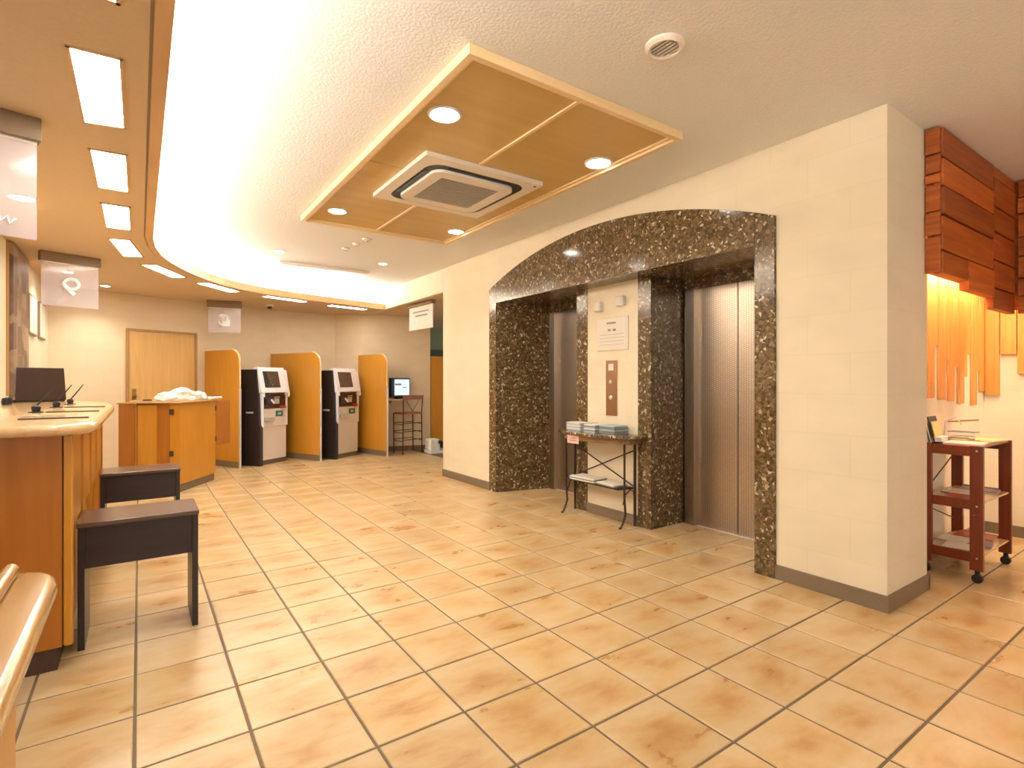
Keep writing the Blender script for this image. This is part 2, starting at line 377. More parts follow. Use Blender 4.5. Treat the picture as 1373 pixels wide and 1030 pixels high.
for i in range(-9, 25):
    for j in range(-16, 23):
        x0 = TX0+i*TS; y0 = TY0+j*TS; x1 = x0+TS; y1 = y0+TS
        if x1 > 7.9 or x0 < -2.9 or covered(x0, y0, x1, y1): continue
        ps = [proj(x, y, 0) for x in (x0, x1) for y in (y0, y1)]
        if any(p is None for p in ps): vis = 0
        else:
            us = [p[0] for p in ps]; vs = [p[1] for p in ps]
            cu = sum(us)/4; cv = sum(vs)/4
            inside = -30 < cu < 1400 and cv < 1060
            a, b_, d_, c_ = ps
            area = .5*abs((a[0]-c_[0])*(b_[1]-d_[1])-(b_[0]-d_[0])*(a[1]-c_[1]))
            vis = area if inside else 0
        tiles.append((vis, x0, y0))
tiles.sort(reverse=True)
def tile_mb(x0, y0, mb):
    g = .0052; b = .003
    def ring(o, z): return [(x0+g+o, y0+g+o, z), (x0+TS-g-o, y0+g+o, z), (x0+TS-g-o, y0+TS-g-o, z), (x0+g+o, y0+TS-g-o, z)]
    vs = ring(0, -.006)+ring(0, -.002)+ring(b, 0)
    mb.add(vs, [(8, 9, 10, 11)]+[(r*4+k, r*4+(k+1) % 4, r*4+4+(k+1) % 4, r*4+4+k) for r in (0, 1) for k in range(4)])
tm = MB(); tile_mb(0, 0, tm); t0 = tm.build('tile', 'tile', floor, loc=(tiles[0][1], tiles[0][2], 0))
rest = MB()
for k, (vis, x0, y0) in enumerate(tiles[1:], 1):
    if k < 300 and vis > 0:
        t = t0.copy(); C.objects.link(t); t.parent = floor; t.location = (x0, y0, rnd.uniform(-.0004, .0004))
    else: tile_mb(x0, y0, rest)
ro = rest.build('tiling', 'tile', floor); ro['kind'] = 'stuff'

# ------------------------------------------------------------------ ceilings
ceil = struct(box('ceiling', 'ceil', (-.34, -3, ZC, 8, 12.5, ZC+.12)), 'high white rough-plastered ceiling over the lobby', 'ceiling')
curve = [(.09, -3), (.09, 2), (.09, 4.6), (.09, 5.2), (.115, 5.55), (.17, 5.89), (.25, 6.16), (.36, 6.44), (.49, 6.72), (.65, 6.99), (.84, 7.24), (1.06, 7.45), (1.32, 7.62), (1.62, 7.75), (1.95, 7.86), (2.3, 7.95), (2.7, 8.05), (3.24, 8.19)]
def offset(cv, d):
    out = []
    for i, p in enumerate(cv):
        a = cv[max(i-1, 0)]; b = cv[min(i+1, len(cv)-1)]
        tx, ty = b[0]-a[0], b[1]-a[1]; l = math.hypot(tx, ty); out.append((p[0]-ty/l*d, p[1]+tx/l*d))
    return out
inner = offset(curve, .046)
poly = inner[:-1]+[(3.22, 8.26), (3.24, 8.26), (3.26, 8.26), (3.26, 6.22), (8, 6.22), (8, 12.5), (-3, 12.5), (-3, -3)]
struct(MB().prism(poly, ZL, ZL+.03).build('ceiling_low', 'soffit'), 'low tan painted ceiling along the reception side with curved edge', 'ceiling')
def ribbon(cv, d0, d1, z0, z1):
    a = offset(cv, d0); b = offset(cv, d1); mb = MB(); n = len(cv)
    vs = [(x, y, z) for x, y in a for z in (z0, z1)]+[(x, y, z) for x, y in b for z in (z0, z1)]
    fs = []
    for i in range(n-1):
        A, B, D, E = 2*i, 2*i+2, 2*n+2*i, 2*n+2*i+2
        fs += [(A, B, B+1, A+1), (D, D+1, E+1, E), (A, D, E, B), (A+1, B+1, E+1, D+1)]
    fs += [(0, 1, 2*n+1, 2*n), (2*n-2, 4*n-2, 4*n-1, 2*n-1)]
    return mb.add(vs, fs)
t = struct(ribbon(curve, 0, .05, ZL-.012, ZL+.075).build('trim_1', 'soffit_trim'), 'curved pale wood edge band of the low ceiling', 'trim')
ribbon(curve, .053, .062, ZL-.0015, ZL-.0002).build('gap_shade_strip', 'bracket', t)  # thin dark strip standing in for the shade in the groove
struct(ribbon(curve+[(3.40, 8.225)], .30, .33, ZL+.03, ZC).build('wall_cove', 'ceil'), 'white back of the light cove above the curved ceiling edge', 'wall')
cl = ribbon(curve, .15, .19, ZL+.045, ZL+.085).build('cove_lamp', 'cove')
tag(cl, 'hidden strip lamp in the cove behind the curved ceiling edge', 'light')
struct(box('ceiling_beam', 'wall', (XW, 6.215, ZL-.004, XW+.05, 8.6, ZC)), 'cream fascia between high and low ceiling beyond the elevator wall', 'beam')

# ------------------------------------------------------------------ walls
def arc_z(y):
    yc, zt, zb = 3.425, 2.575, 2.25; h = 1.645; R = (h*h+(zt-zb)**2)/(2*(zt-zb)); return zt-R+math.sqrt(max(R*R-(y-yc)**2, 0))
wr = MB()
wr.box(XW, 1.18, 0, 3.80, 1.78, ZC); wr.box(XW, 5.07, 0, 4.6, 6.21, ZC)
ys = [1.78+(5.07-1.78)*i/32 for i in range(33)]
def zy(y): return arc_z(min(max(y, 1.78), 5.07))
vs = []; fs = []
for y in ys:
    z = zy(y)+.002; vs += [(XW, y, z), (XW, y, ZC), (3.80, y, z), (3.80, y, ZC)]
for i in range(32):
    a = 4*i; fs += [(a, a+4, a+5, a+1), (a+2, a+3, a+7, a+6), (a, a+2, a+6, a+4)]
wr.add(vs, fs)
struct(wr.build('wall_right', 'wall'), 'cream papered wall holding the elevators, with a square pier end', 'wall')
struct(box('wall_shaft', 'wall', (4.02, 1.44, 0, 5.6, 6.2, ZC)), 'cream wall behind the elevator doors', 'wall')
struct(box('wall_niche', 'wall2', (3.80, 1.37, 0, 5.70, 1.43, ZC)), 'cream back wall of the alcove behind the red wood cart', 'wall')
struct(box('wall_alcove', 'wall2', (5.65, -2.5, 0, 5.75, 1.37, ZC)), 'cream side wall at the far right of the alcove', 'wall')
p0, p1 = (-.96, 8.44), (1.75, 9.45)
poly = [p0, p1, (2.81, 9.45), (3.15, 9.05), (4.29, 8.72), (4.29, 8.87), (3.2, 9.2), (2.88, 9.6), (1.7, 9.6), (-1.0, 8.6)]
struct(MB().prism(poly, 0, ZL).build('wall_back', 'wall_warmlit'), 'cream papered back wall with obtuse corners behind the kiosks', 'wall')
struct(box('wall_left', 'wall', (-1.05, 3.7, 0, XL, 8.5, ZL)), 'cream wall behind the reception counter', 'wall')
struct(box('wall_office', 'wall', (-2.9, 3.7, 0, -1.05, 3.8, ZL)), 'cream return wall behind the counter', 'wall')
struct(box('wall_far', 'greenwall', (3.6, 10.6, 0, 8, 10.7, ZL)), 'pale green wall of the passage past the elevators', 'wall')
struct(box('trim_2', 'greentrim', (3.6, 10.57, 1.78, 8, 10.6, 1.92)), 'dark olive band on the green passage wall', 'trim')
# baseboards
H = .088
def bb(name, pts, label, t=.012):
    mb = MB()
    for a, b in zip(pts, pts[1:]):
        d = Vector((b[0]-a[0], b[1]-a[1])).normalized(); n = Vector((d.y, -d.x))*t
        mb.prism([a, b, (b[0]+n.x, b[1]+n.y), (a[0]+n.x, a[1]+n.y)], 0, H)
    return struct(mb.build(name, 'base'), label, 'baseboard')
bb('baseboard_right', [(3.80, 1.18), (3.24, 1.18)], 'taupe baseboard on the near end of the elevator pier')
mb = MB().box(3.226, 1.168, 0, 3.24, 1.79, H); mb.box(3.226, 5.06, 0, 3.24, 6.21, H); mb.box(3.24, 1.168, 0, 3.81, 1.18, H); mb.box(3.80, 1.168, 0, 3.812, 1.37, H)
struct(mb.build('baseboard_right', 'base'), 'taupe baseboard along the elevator wall and round its pier', 'baseboard')
bpy.data.objects.remove(bpy.data.objects['baseboard_right'])
bpy.data.objects['baseboard_right.001'].name = 'baseboard_right'
struct(box('baseboard_alcove', 'base', (5.637, -2.5, 0, 5.65, 1.37, H)), 'taupe baseboard of the alcove side wall', 'baseboard')
struct(box('baseboard_niche', 'base', (3.812, 1.357, 0, 5.637, 1.37, H)), 'taupe baseboard of the alcove back wall', 'baseboard')
mb = MB()
bp_ = [p0, p1, (2.81, 9.45), (3.15, 9.05), (4.29, 8.72)]
for a, b in zip(bp_, bp_[1:]):
    d = Vector((b[0]-a[0], b[1]-a[1])).normalized(); n = Vector((d.y, -d.x))*.012
    mb.prism([a, b, (b[0]+n.x, b[1]+n.y), (a[0]+n.x, a[1]+n.y)], 0, H)
struct(mb.build('baseboard_back', 'base'), 'taupe baseboard of the back wall', 'baseboard')

# ------------------------------------------------------------------ elevator portal
portal = struct(thing('trim_3', None, None), 'brown conglomerate marble portal with arched top around two elevators', 'portal')
XF = 3.222
def slab(b): return box('marble_slab', 'marble', b, portal, .003)
def header(ya, yb, z0=2.09, xb=3.46):
    n = 14; vs = []; fs = []
    for i in range(n+1):
        y = ya+(yb-ya)*i/n; z = zy(y)
        vs += [(XF, y, z0), (XF, y, z), (xb, y, z0), (xb, y, z)]
    for i in range(n):
        a = 4*i; fs += [(a, a+1, a+5, a+4), (a+2, a+6, a+7, a+3), (a, a+4, a+6, a+2), (a+1, a+3, a+7, a+5)]
    fs += [(0, 2, 3, 1), (4*n, 4*n+1, 4*n+3, 4*n+2)]
    return MB().add(vs, fs).build('marble_slab', 'marble', portal)
header(1.782, 1.912, 0, 3.87)           # near jamb
header(4.928, 5.068, 0, 3.30)           # far jamb front
header(1.915, 2.80); header(2.803, 3.71); header(3.713, 4.925)
MB().prism([(XF+.02, 4.925), (3.87, 4.78), (3.87, 4.90), (XF+.05, 5.04)], 0, 2.09).build('marble_slab', 'marble', portal)   # far reveal
slab((3.45, 3.71, 0, 3.87, 3.86, 2.09)); slab((3.45, 2.95, 0, 3.87, 3.09, 2.09))                              # middle pier cheeks
slab((3.46, 1.91, 2.09, 4.0, 4.92, 2.12))                    # soffit
slab((3.87, 1.91, 2.01, 3.98, 2.95, 2.09)); slab((3.87, 3.86, 2.01, 3.98, 4.80, 2.09))
struct(box('wall_middle', 'wall', (3.455, 3.09, 0, 3.87, 3.71, 2.09)), 'cream panel of wall between the two elevators', 'wall')
struct(box('baseboard_middle', 'base', (3.443, 3.09, 0, 3.455, 3.71, H)), 'taupe baseboard between the two elevators', 'baseboard')
def lift(name, y0, y1, ym, label):
    d = struct(thing(name, None, None, (3.9, (y0+y1)/2, 0)), label, 'door'); o = (3.9, (y0+y1)/2)
    def b(n, m, q, bev=.002): return box(n, m, (q[0]-o[0], q[1]-o[1], q[2], q[3]-o[0], q[4]-o[1], q[5]), d, bev)
    b('door_jamb', 'steel_plain', (3.86, y1-.07, 0, 3.95, y1, 2.01)); b('door_jamb', 'steel_plain', (3.845, y1-.11, 0, 3.95, y1-.078, 2.01))
    b('door_panel', 'steel', (3.895, ym+.003, .004, 3.93, y1-.10, 2.01)); b('door_panel', 'steel', (3.895, y0, .004, 3.93, ym-.003, 2.01))
    b('sill', 'chrome', (3.87, y0, -.004, 4.0, y1, .003), 0)
    b('back_plate', 'black', (3.935, y0, 0, 3.96, y1, 2.01), 0)
lift('door_1', 1.91, 2.93, 2.45, 'near stainless elevator door with embossed dot pattern, at the right')
lift('door_2', 3.86, 4.79, 4.25, 'far stainless elevator door behind the marble reveal, at the left')
# items on middle panel
PX = 3.455
for y, z, lab in ((3.545, 1.90, 'left of two small cream boxes above the notice between the elevators'), (3.27, 1.92, 'right of two small cream boxes above the notice between the elevators')):
    o = thing('indicator_box', lab, 'indicator', (PX, y, z-.04), group='hall indicator boxes')
    box('housing', 'white', (-.045, -.04, 0, 0, .04, .085), o, .006); box('front_cover', 'acwhite', (-.05, -.032, .008, -.045, .032, .077), o, .002)
o = thing('notice', 'framed cream paper notice on the wall between the elevators', 'notice', (PX, 3.385, 1.50))
box('frame', 'acwhite', (-.012, -.19, 0, 0, .19, .29), o, .003); box('sheet', 'paper', (-.015, -.175, .015, -.012, .175, .275), o)
for a, b_, c_, d_ in ((-.05, .235, .06, .25), (-.05, .17, -.015, .19), (.01, .17, .045, .19)): box('print', 'ink', (-.016, a, b_, -.015, c_, d_), o)
for k in range(4): box('print', 'grout', (-.0155, -.15, .05+.03*k, -.015, .15, .052+.03*k), o)
o = thing('call_plate', 'bronze metal elevator call plate with buttons', 'call plate', (PX, 3.395, .92))
box('plate', 'bronze', (-.012, -.065, 0, 0, .065, .49), o, .003)
for z in (.16, .30):
    MB().lathe([(.0, 0), (.018, 0), (.018, .008), (.015, .011), (0, .011)], 16).build('button', 'chrome', o, loc=(-.012, 0, z)).rotation_euler = (0, -pi/2, 0)
box('indicator_window', 'chrome', (-.014, -.03, .40, -.012, .03, .46), o)

# ------------------------------------------------------------------ console table
T = thing('console_table', 'half-round marble-topped iron console table between the elevators', 'table', (3.44, 3.47, 0))
def tw(x, y, z): return (x-3.44, y-3.47, z)
arc = [(3.44, 3.97)]+[(3.44-.30*sin(pi*k/20)**.7, 3.47+.50*cos(pi*k/20)) for k in range(21)]+[(3.44, 2.97)]
arc = [(x-3.44, y-3.47) for x, y in arc[1:-1]]
MB().prism(arc, .745, .775).build('table_top', 'marble', T, .006)
ap = [((x)*.86-.005, y*.86) for x, y in arc]
MB().prism(ap, .70, .745).build('apron', 'apron', T)
def leg(x, y, front):
    pts = [(x, y, .72), (x, y, .5), (x, y, .25), (x+(.0 if not front else .012), y, .12), (x-(.015 if front else 0), y, .05), (x-(.045 if front else .0), y, .008), (x-(.06 if front else .0), y, .012)]
    MB().tube([tw(*p) for p in pts], .009 if front else .012, 8).build('leg', 'iron', T, smooth=True)
leg(3.27, 3.80, True); leg(3.30, 3.10, True); leg(3.415, 3.84, False); leg(3.415, 3.09, False)
MB().tube([tw(3.41, 3.82, .62), tw(3.41, 3.1, .34)], .006).tube([tw(3.41, 3.1, .64), tw(3.41, 3.82, .34)], .006).build('cross_brace', 'iron', T)
MB().prism([(-.18, -.33), (-.02, -.36), (-.02, .36), (-.18, .33)], .315, .33).build('shelf', 'iron', T, .002)
for y in (3.09, 3.81):
    sgn = 1 if y > 3.4 else -1
    MB().tube([tw(3.29+.0*k, y, 0) for k in ()] or [tw(3.285, y-.01*sgn, .20), tw(3.31, y-.01*sgn, .28), tw(3.36, y, .32), tw(3.40, y, .30), tw(3.415, y, .2)], .006).build('scroll', 'iron', T, smooth=True)
def stack(name, lab, x, y, z, w, d, n, mats, cat='brochures', h=.012, rz=0, group=None, child='sheet'):
    o = thing(name, lab, cat, (x, y, z), rz, group)
    for k in range(n):
        jx, jy = rnd.uniform(-.003, .003), rnd.uniform(-.003, .003)
        box(child, mats[k % len(mats)], (-w/2+jx, -d/2+jy, k*h, w/2+jx, d/2+jy, (k+.92)*h), o, .001)
    return o
ZT = .775
stack('brochure_stack', 'pale blue brochure stack at the left end of the console table', 3.34, 3.70, ZT, .15, .19, 6, ['lightblue', 'paper'], child='brochure')
stack('brochure_stack', 'narrow dark grey brochure stack between two paler stacks', 3.34, 3.565, ZT, .15, .06, 6, ['greypaper'], child='brochure')
stack('brochure_stack', 'pale brochure stack at the middle of the console table', 3.30, 3.45, ZT, .14, .14, 6, ['lightblue', 'greypaper', 'paper'], child='brochure')
stack('brochure_stack', 'grey brochure stack at the right of the console table', 3.35, 3.28, ZT, .16, .19, 6, ['greypaper', 'greypaper', 'lightblue'], child='brochure')
o = thing('notice_card', 'small pink notice card hanging from the console table edge', 'card', (3.175, 3.60, .67)); box('card', 'pink', (-.002, -.075, -.0, .001, .075, .085), o); box('print', 'redp', (-.003, -.055, .045, -.002, .03, .05), o); box('print', 'redp', (-.003, -.055, .025, -.002, .055, .03), o)
stack('newspaper', 'folded newspapers lying on the left of the console table shelf', 3.335, 3.58, .33, .17, .30, 3, ['paper', 'greypaper'], 'newspapers', .011, .05)
stack('newspaper', 'folded newspapers lying on the right of the console table shelf', 3.335, 3.28, .33, .16, .22, 2, ['greypaper', 'paper'], 'newspapers', .011, -.08)

# ------------------------------------------------------------------ ceiling feature and air conditioner
cp = thing('ceiling_panel', 'plywood ceiling feature panel with pale raised frame', 'ceiling panel', (1.92, 3.5, ZC))
def cb(n, m, x0, y0, z0, x1, y1, z1, bev=.002): return box(n, m, (x0-1.92, y0-3.5, z0-ZC, x1-1.92, y1-3.5, z1-ZC), cp, bev)
X0, X1, Y0, Y1 = 1.17, 2.62, 2.0, 4.95
for q in ((X0, Y0, X0+.035, Y1), (X1-.035, Y0, X1, Y1), (X0+.035, Y0, X1-.035, Y0+.035), (X0+.035, Y1-.035, X1-.035, Y1)):
    cb('frame', 'framewood', q[0], q[1], 2.642, q[2], q[3], ZC-.0005)
for q in ((X0+.035, Y0+.035, X0+.055, Y1-.035), (X1-.06, Y0+.035, X1-.035, Y1-.035), (X0+.055, Y0+.035, X1-.06, Y0+.055), (X0+.055, Y1-.055, X1-.06, Y1-.035)):
    cb('inner_moulding', 'framewood', q[0], q[1], 2.655, q[2], q[3], ZC-.0005)
xm = 1.85; ym = 3.39
for (a, b_, c_, d_) in ((X0+.055, Y0+.055, xm-.004, ym-.003), (xm+.004, Y0+.055, X1-.06, ym-.003), (X0+.055, ym+.003, xm-.004, Y1-.055), (xm+.004, ym+.003, X1-.06, Y1-.055)):
    cb('plywood_sheet', 'panelwood', a, b_, 2.665, c_, d_, ZC-.0005)
cb('joint_strip', 'framewood', xm-.012, Y0+.055, 2.654, xm+.012, 3.02, 2.664); cb('joint_strip', 'framewood', xm-.012, 3.99, 2.654, xm+.012, Y1-.055, 2.664)
ac = thing('air_conditioner', 'white square ceiling cassette air conditioner in the plywood panel', 'air conditioner', (1.93, 3.50, 2.665))
def rrect(h, r, n=8, hy=None):
    hy = hy or h; out = []
    for cx_, cy_, a0 in ((h-r, hy-r, 0), (-h+r, hy-r, pi/2), (-h+r, -hy+r, pi), (h-r, -hy+r, 3*pi/2)):
        for k in range(n+1): a = a0+pi/2*k/n; out.append((cx_+r*cos(a), cy_+r*sin(a)))
    return out
def ring_plate(h_out, r_out, h_in, r_in, z0, z1):
    a = rrect(h_out, r_out); b = rrect(h_in, r_in); n = len(a)
    vs = [(x, y, z0) for x, y in a]+[(x, y, z0) for x, y in b]+[(x, y, z1) for x, y in a]+[(x, y, z1) for x, y in b]; fs = []
    for i in range(n):
        j = (i+1) % n
        fs += [(i, j, n+j, n+i), (2*n+i, 3*n+i, 3*n+j, 2*n+j), (i, 2*n+i, 2*n+j, j), (n+i, n+j, 3*n+j, 3*n+i)]
    return MB().add(vs, fs)
ring_plate(.465, .012, .385, .11, -.03, -.0005).build('face_plate', 'acwhite', ac)
MB().prism(rrect(.386, .11), -.0295, -.001).build('air_slot', 'black', ac)
ring_plate(.325, .085, .235, .01, -.05, -.008).build('inlet_frame', 'acwhite', ac)
MB().prism(rrect(.236, .01), -.040, -.008).build('inlet_backing', 'grille', ac)
for k in range(15):
    y = -.22+k*.0314; box('slat', 'grille', (-.234, y-.009, -.048, .234, y+.006, -.042), ac)
for a in range(4):
    o = box('louvre', 'black', (-.25, .345, -.034, .25, .362, -.029), ac, .002); o.rotation_euler = (0, 0, a*pi/2)
MB().lathe([(0, -.034), (.008, -.034), (.008, -.028), (0, -.028)], 10, (.42, -.42, 0)).build('receiver', 'black', ac)

# ------------------------------------------------------------------ lights
def spot(x, y, z, power, col, size=.06, ang=130, parent=None, rz=(0, 0, 0)):
    l = bpy.data.lights.new('lamp_glow', 'SPOT'); l.energy = power; l.color = col; l.spot_size = radians(ang); l.spot_blend = .8; l.shadow_soft_size = size
    o = bpy.data.objects.new('lamp_glow', l); C.objects.link(o); o.location = (x, y, z); o.rotation_euler = rz
    if parent: o.parent = parent
    return o
def downlight(x, y, z, r, lab, group, power, col=(1, .93, .80), ang=130):
    o = thing('downlight', lab, 'downlight', (x, y, z), group=group)
    MB().lathe([(r, -.0005), (r, -.006), (r*.88, -.010), (r*.80, -.006), (r*.80, -.0005)], 28).build('trim_ring', 'white', o, smooth=True)
    MB().lathe([(0, -.0045), (r*.79, -.0045), (r*.79, -.0015), (0, -.0015)], 24).build('lens', 'down', o)
    spot(0, 0, -.02, power, col, r*.7, ang, o)
    return o
G = 'downlights in the plywood ceiling panel'
for x, y, l in ((1.35, 2.57, 'large bright downlight at the near left of the plywood ceiling panel'), (2.48, 2.56, 'bright downlight at the near right of the plywood ceiling panel'),
                (1.37, 4.54, 'downlight at the far left of the plywood ceiling panel'), (2.49, 4.51, 'downlight at the far right of the plywood ceiling panel')):
    downlight(x, y, 2.664, .092 if y < 3 else .082, l, G, W_DOWN)
downlight(1.29, 6.42, ZC, .06, 'small downlight at left beyond the plywood panel in the white ceiling', 'small far downlights', W_DOWN*.5)
downlight(2.48, 6.36, ZC, .06, 'small downlight at right beyond the plywood panel in the white ceiling', 'small far downlights', W_DOWN*.5)
downlight(-.34, 8.15, ZL, .06, 'small round downlight near the back wall left of the pale door', 'reception downlights', W_DOWN*.9)
downlight(-.61, 4.55, ZL, .075, 'round downlight seen through the nearest hanging sign', 'reception downlights', W_DOWN*.6)
downlight(-.62, 7.35, ZL, .05, 'small downlight above the two framed pictures', 'reception downlights', W_DOWN*.8)
def panel_light(q, lab):
    cx_ = sum(p[0] for p in q)/4; cy_ = sum(p[1] for p in q)/4
    o = thing('light_panel', lab, 'light panel', (cx_, cy_, ZL), group='flush light panels along the low ceiling edge')
    def sc(f): return [((p[0]-cx_)*f[0], (p[1]-cy_)*f[1]) for p in q]
    pl = [(p[0]-cx_, p[1]-cy_) for p in q]
    MB().prism(pl, -.003, -.0005).build('lens', 'lens', o)
    mb = MB()
    for i in range(4):
        a = Vector(pl[i]); b = Vector(pl[(i+1) % 4]); d = (b-a).normalized(); n = Vector((d.y, -d.x))
        if n.dot((a+b)/2) < 0: n = -n
        n *= .012
        mb.prism([tuple(a-d*.012), tuple(b+d*.012), tuple(b+d*.012+n), tuple(a-d*.012+n)], -.006, -.0005)
    mb.build('frame', 'soffit_trim', o)
qs = [([(-.20, 1.40), (-.06, 1.40), (-.06, 2.04), (-.20, 2.04)], 'flush rectangular light panel straight above, nearest of the row'),
      ([(-.20, 2.41), (-.06, 2.40), (-.06, 3.03), (-.20, 3.06)], 'large flush light panel beside the nearest hanging sign'),
      ([(-.20, 3.41), (-.06, 3.40), (-.06, 4.04), (-.20, 4.04)], 'second light panel in the straight row counted from the large near one'),
      ([(-.20, 4.40), (-.06, 4.40), (-.06, 5.04), (-.20, 5.05)], 'squarish looking light panel just before the row starts to curve'),
      ([(-.20, 5.45), (-.07, 5.42), (.02, 6.06), (-.12, 6.12)], 'slanting light panel where the row starts to curve, above the Q sign'),
      ([(.02, 6.48), (.14, 6.42), (.42, 6.98), (.30, 7.06)], 'light panel on the bend above the wall door'),
      ([(.56, 7.32), (.66, 7.22), (1.06, 7.68), (.96, 7.79)], 'light panel on the bend above the loop-and-arrow sign'),
      ([(1.38, 7.96), (1.43, 7.85), (2.00, 8.06), (1.96, 8.18)], 'long thin looking light panel above the left kiosk'),
      ([(2.36, 8.34), (2.39, 8.22), (3.0, 8.37), (2.98, 8.49)], 'last light panel of the row, above the right kiosk')]
for q, l in qs: panel_light(q, l)
# rectangular fitting on the far white ceiling
o = thing('ceiling_fitting', 'white rectangular flush ceiling fitting beyond the plywood panel', 'ceiling fitting', (1.95, 7.15, ZC))
box('rim', 'acwhite', (-.56, -.24, -.03, .56, .24, -.0005), o, .004); box('diffuser', 'white', (-.52, -.20, -.036, .52, .20, -.03), o, .002); box('rib', 'acwhite', (-.015, -.2, -.042, .015, .2, -.036), o)
for x, y, r, l in ((1.92, 5.36, .05, 'flat ceiling sensor nearest the plywood panel'), (1.89, 5.60, .04, 'small round smoke detector behind the flat sensor'), (1.86, 5.86, .045, 'third and farthest small ceiling sensor beyond the plywood panel')):
    o = thing('ceiling_sensor', l, 'sensor', (x, y, ZC), group='ceiling sensors beyond the panel')
    MB().lathe([(r, -.0005), (r, -.012), (r*.7, -.022), (0, -.022)], 18).build('housing', 'acwhite', o, smooth=True); MB().lathe([(0, -.028), (r*.3, -.028), (r*.3, -.022), (0, -.022)], 12).build('sensor_eye', 'grille', o)
o = thing('ceiling_speaker', 'round slotted ceiling vent near the top of the picture', 'vent', (1.88, 1.53, ZC))
MB().lathe([(.085, -.0005), (.085, -.012), (.07, -.022), (.06, -.018), (.06, -.0005)], 28).build('rim', 'acwhite', o, smooth=True)
MB().lathe([(0, -.006), (.06, -.006), (.06, -.001), (0, -.001)], 20).build('backing', 'black', o)
for k in range(6): box('slat', 'acwhite', (-.055+.02*k, -.05, -.016, -.047+.02*k, .05, -.006), o)
o = thing('security_camera', 'small dome security camera on the low ceiling above the left kiosk', 'camera', (1.62, 8.75, ZL))
MB().lathe([(.055, -.0005), (.055, -.025), (.045, -.03), (0, -.03)], 20).build('base', 'acwhite', o, smooth=True); MB().lathe([(.038, -.03), (.034, -.05), (.02, -.062), (0, -.066)], 16).build('dome', 'black', o, smooth=True)

# ------------------------------------------------------------------ hanging signs
def hang_sign(name, lab, cx_, cy_, rz, w, h, boxh, glyph, panel='sign', depth=.07):
    o = thing(name, lab, 'sign', (cx_, cy_, ZL), rz)
    box('bracket', 'bracket', (-w/2-.012, -depth/2, -boxh, w/2+.012, depth/2, -.0005), o, .003)
    box('panel', panel, (-w/2, -.004, -boxh-h, w/2, .004, -boxh-.001), o)
    box('top_rail', 'acwhite', (-w/2, -.007, -boxh-.012, w/2, .007, -boxh), o)
    glyph(o, -boxh-h/2)
    return o
def glyph_q(o, z):
    pts = [(.055*cos(a)+.0, -.007, z+.01+.048*sin(a)) for a in [2*pi*k/20 for k in range(20)]]
    MB().tube(pts, .018, 6, True).build('emblem', 'signwhite', o); MB().bar((-.062, -.008, z+.01), (.028, -.008, z-.085), .008, .034, (1, 0, 1)).build('emblem_tail', 'signwhite', o)
def glyph_3(o, z):
    pts = [(-.055*cos(a)*-1-.02, -.007, z+.03+.045*sin(a)) for a in [-1.4+3.9*k/14 for k in range(15)]]
    MB().tube(pts, .02, 6).build('emblem', 'signwhite', o); MB().prism([(-.03, -.009), (.07, -.009), (.07, -.005), (-.03, -.005)], z-.085, z+.01).build('emblem_block', 'signwhite', o)
    MB().tube([(-.075, -.007, z-.02), (-.05, -.007, z-.06), (-.02, -.007, z-.075)], .012, 6).build('emblem_tail', 'signwhite', o)
def glyph_script(o, z):
    pts = [(-.02+.0095*k, -.006, z-.115+.018*sin(k*2.1)-.002*k) for k in range(20)]
    MB().tube(pts, .005, 5).build('script_line', 'signwhite', o)
    pts = [(-.09+.01*k, -.006, z+.11+.012*sin(k*2.4)-.0015*k) for k in range(20)]
    MB().tube(pts, .006, 5).build('script_line', 'signwhite', o)
def glyph_board(o, z):
    for k, (a, b_) in enumerate(((-.24, .24), (-.16, .2), (-.26, -.05), (.02, .25))):
        box('print', 'ink' if k < 2 else 'acwhite', (a, -.006, z+.08-.06*k, b_, -.004, z+.10-.055*k), o)
hang_sign('hanging_sign', 'nearest hanging sign, cut by the left edge, translucent panel with white script', -.60, 3.12, .25, .46, .437, .10, glyph_script)
hang_sign('hanging_sign', 'translucent hanging sign with a white Q-shaped emblem', -.52, 6.36, .33, .42, .395, .085, glyph_q)
hang_sign('hanging_sign', 'small translucent hanging sign with loop-and-block emblem beyond the door', 1.01, 8.72, -.25, .42, .36, .10, glyph_3)
hang_sign('hanging_sign', 'opaque white hanging sign board with grey print by the elevator wall end', 3.40, 7.22, radians(-87), .72, .34, .055, glyph_board, 'signpanel')

# ------------------------------------------------------------------ door on the back wall
ad = math.atan2(p1[1]-p0[1], p1[0]-p0[0])
def on_wall(x, off=0):
    y = p0[1]+(x-p0[0])*math.tan(ad); return (x+off*sin(ad), y-off*cos(ad))
dx, dy = on_wall(.265, .001)
d = struct(thing('door_3', None, None, (dx, dy, 0), ad), 'pale wooden door in the cream back wall', 'door')
hw = .415
box('door_panel', 'doorwood', (-hw, -.02, .01, hw, .0, 1.90), d, .003)
for x in (-hw-.03, hw): box('door_frame', 'doorframe', (x, -.035, 0, x+.03, 0, 1.93), d, .003)
box('door_frame', 'doorframe', (-hw, -.035, 1.90, hw, 0, 1.93), d, .003)
box('lock_plate', 'brass', (-hw+.035, -.028, .98, -hw+.085, -.02, 1.13), d, .003); MB().lathe([(0, 0), (.02, 0), (.026, .02), (.018, .04), (0, .042)], 14).build('knob', 'brass', d, smooth=True, loc=(-hw+.06, -.028, 1.03)).rotation_euler = (pi/2, 0, 0)
for z in (1.55, .5): box('hinge', 'brass', (hw-.006, -.03, z, hw+.006, -.02, z+.1), d)

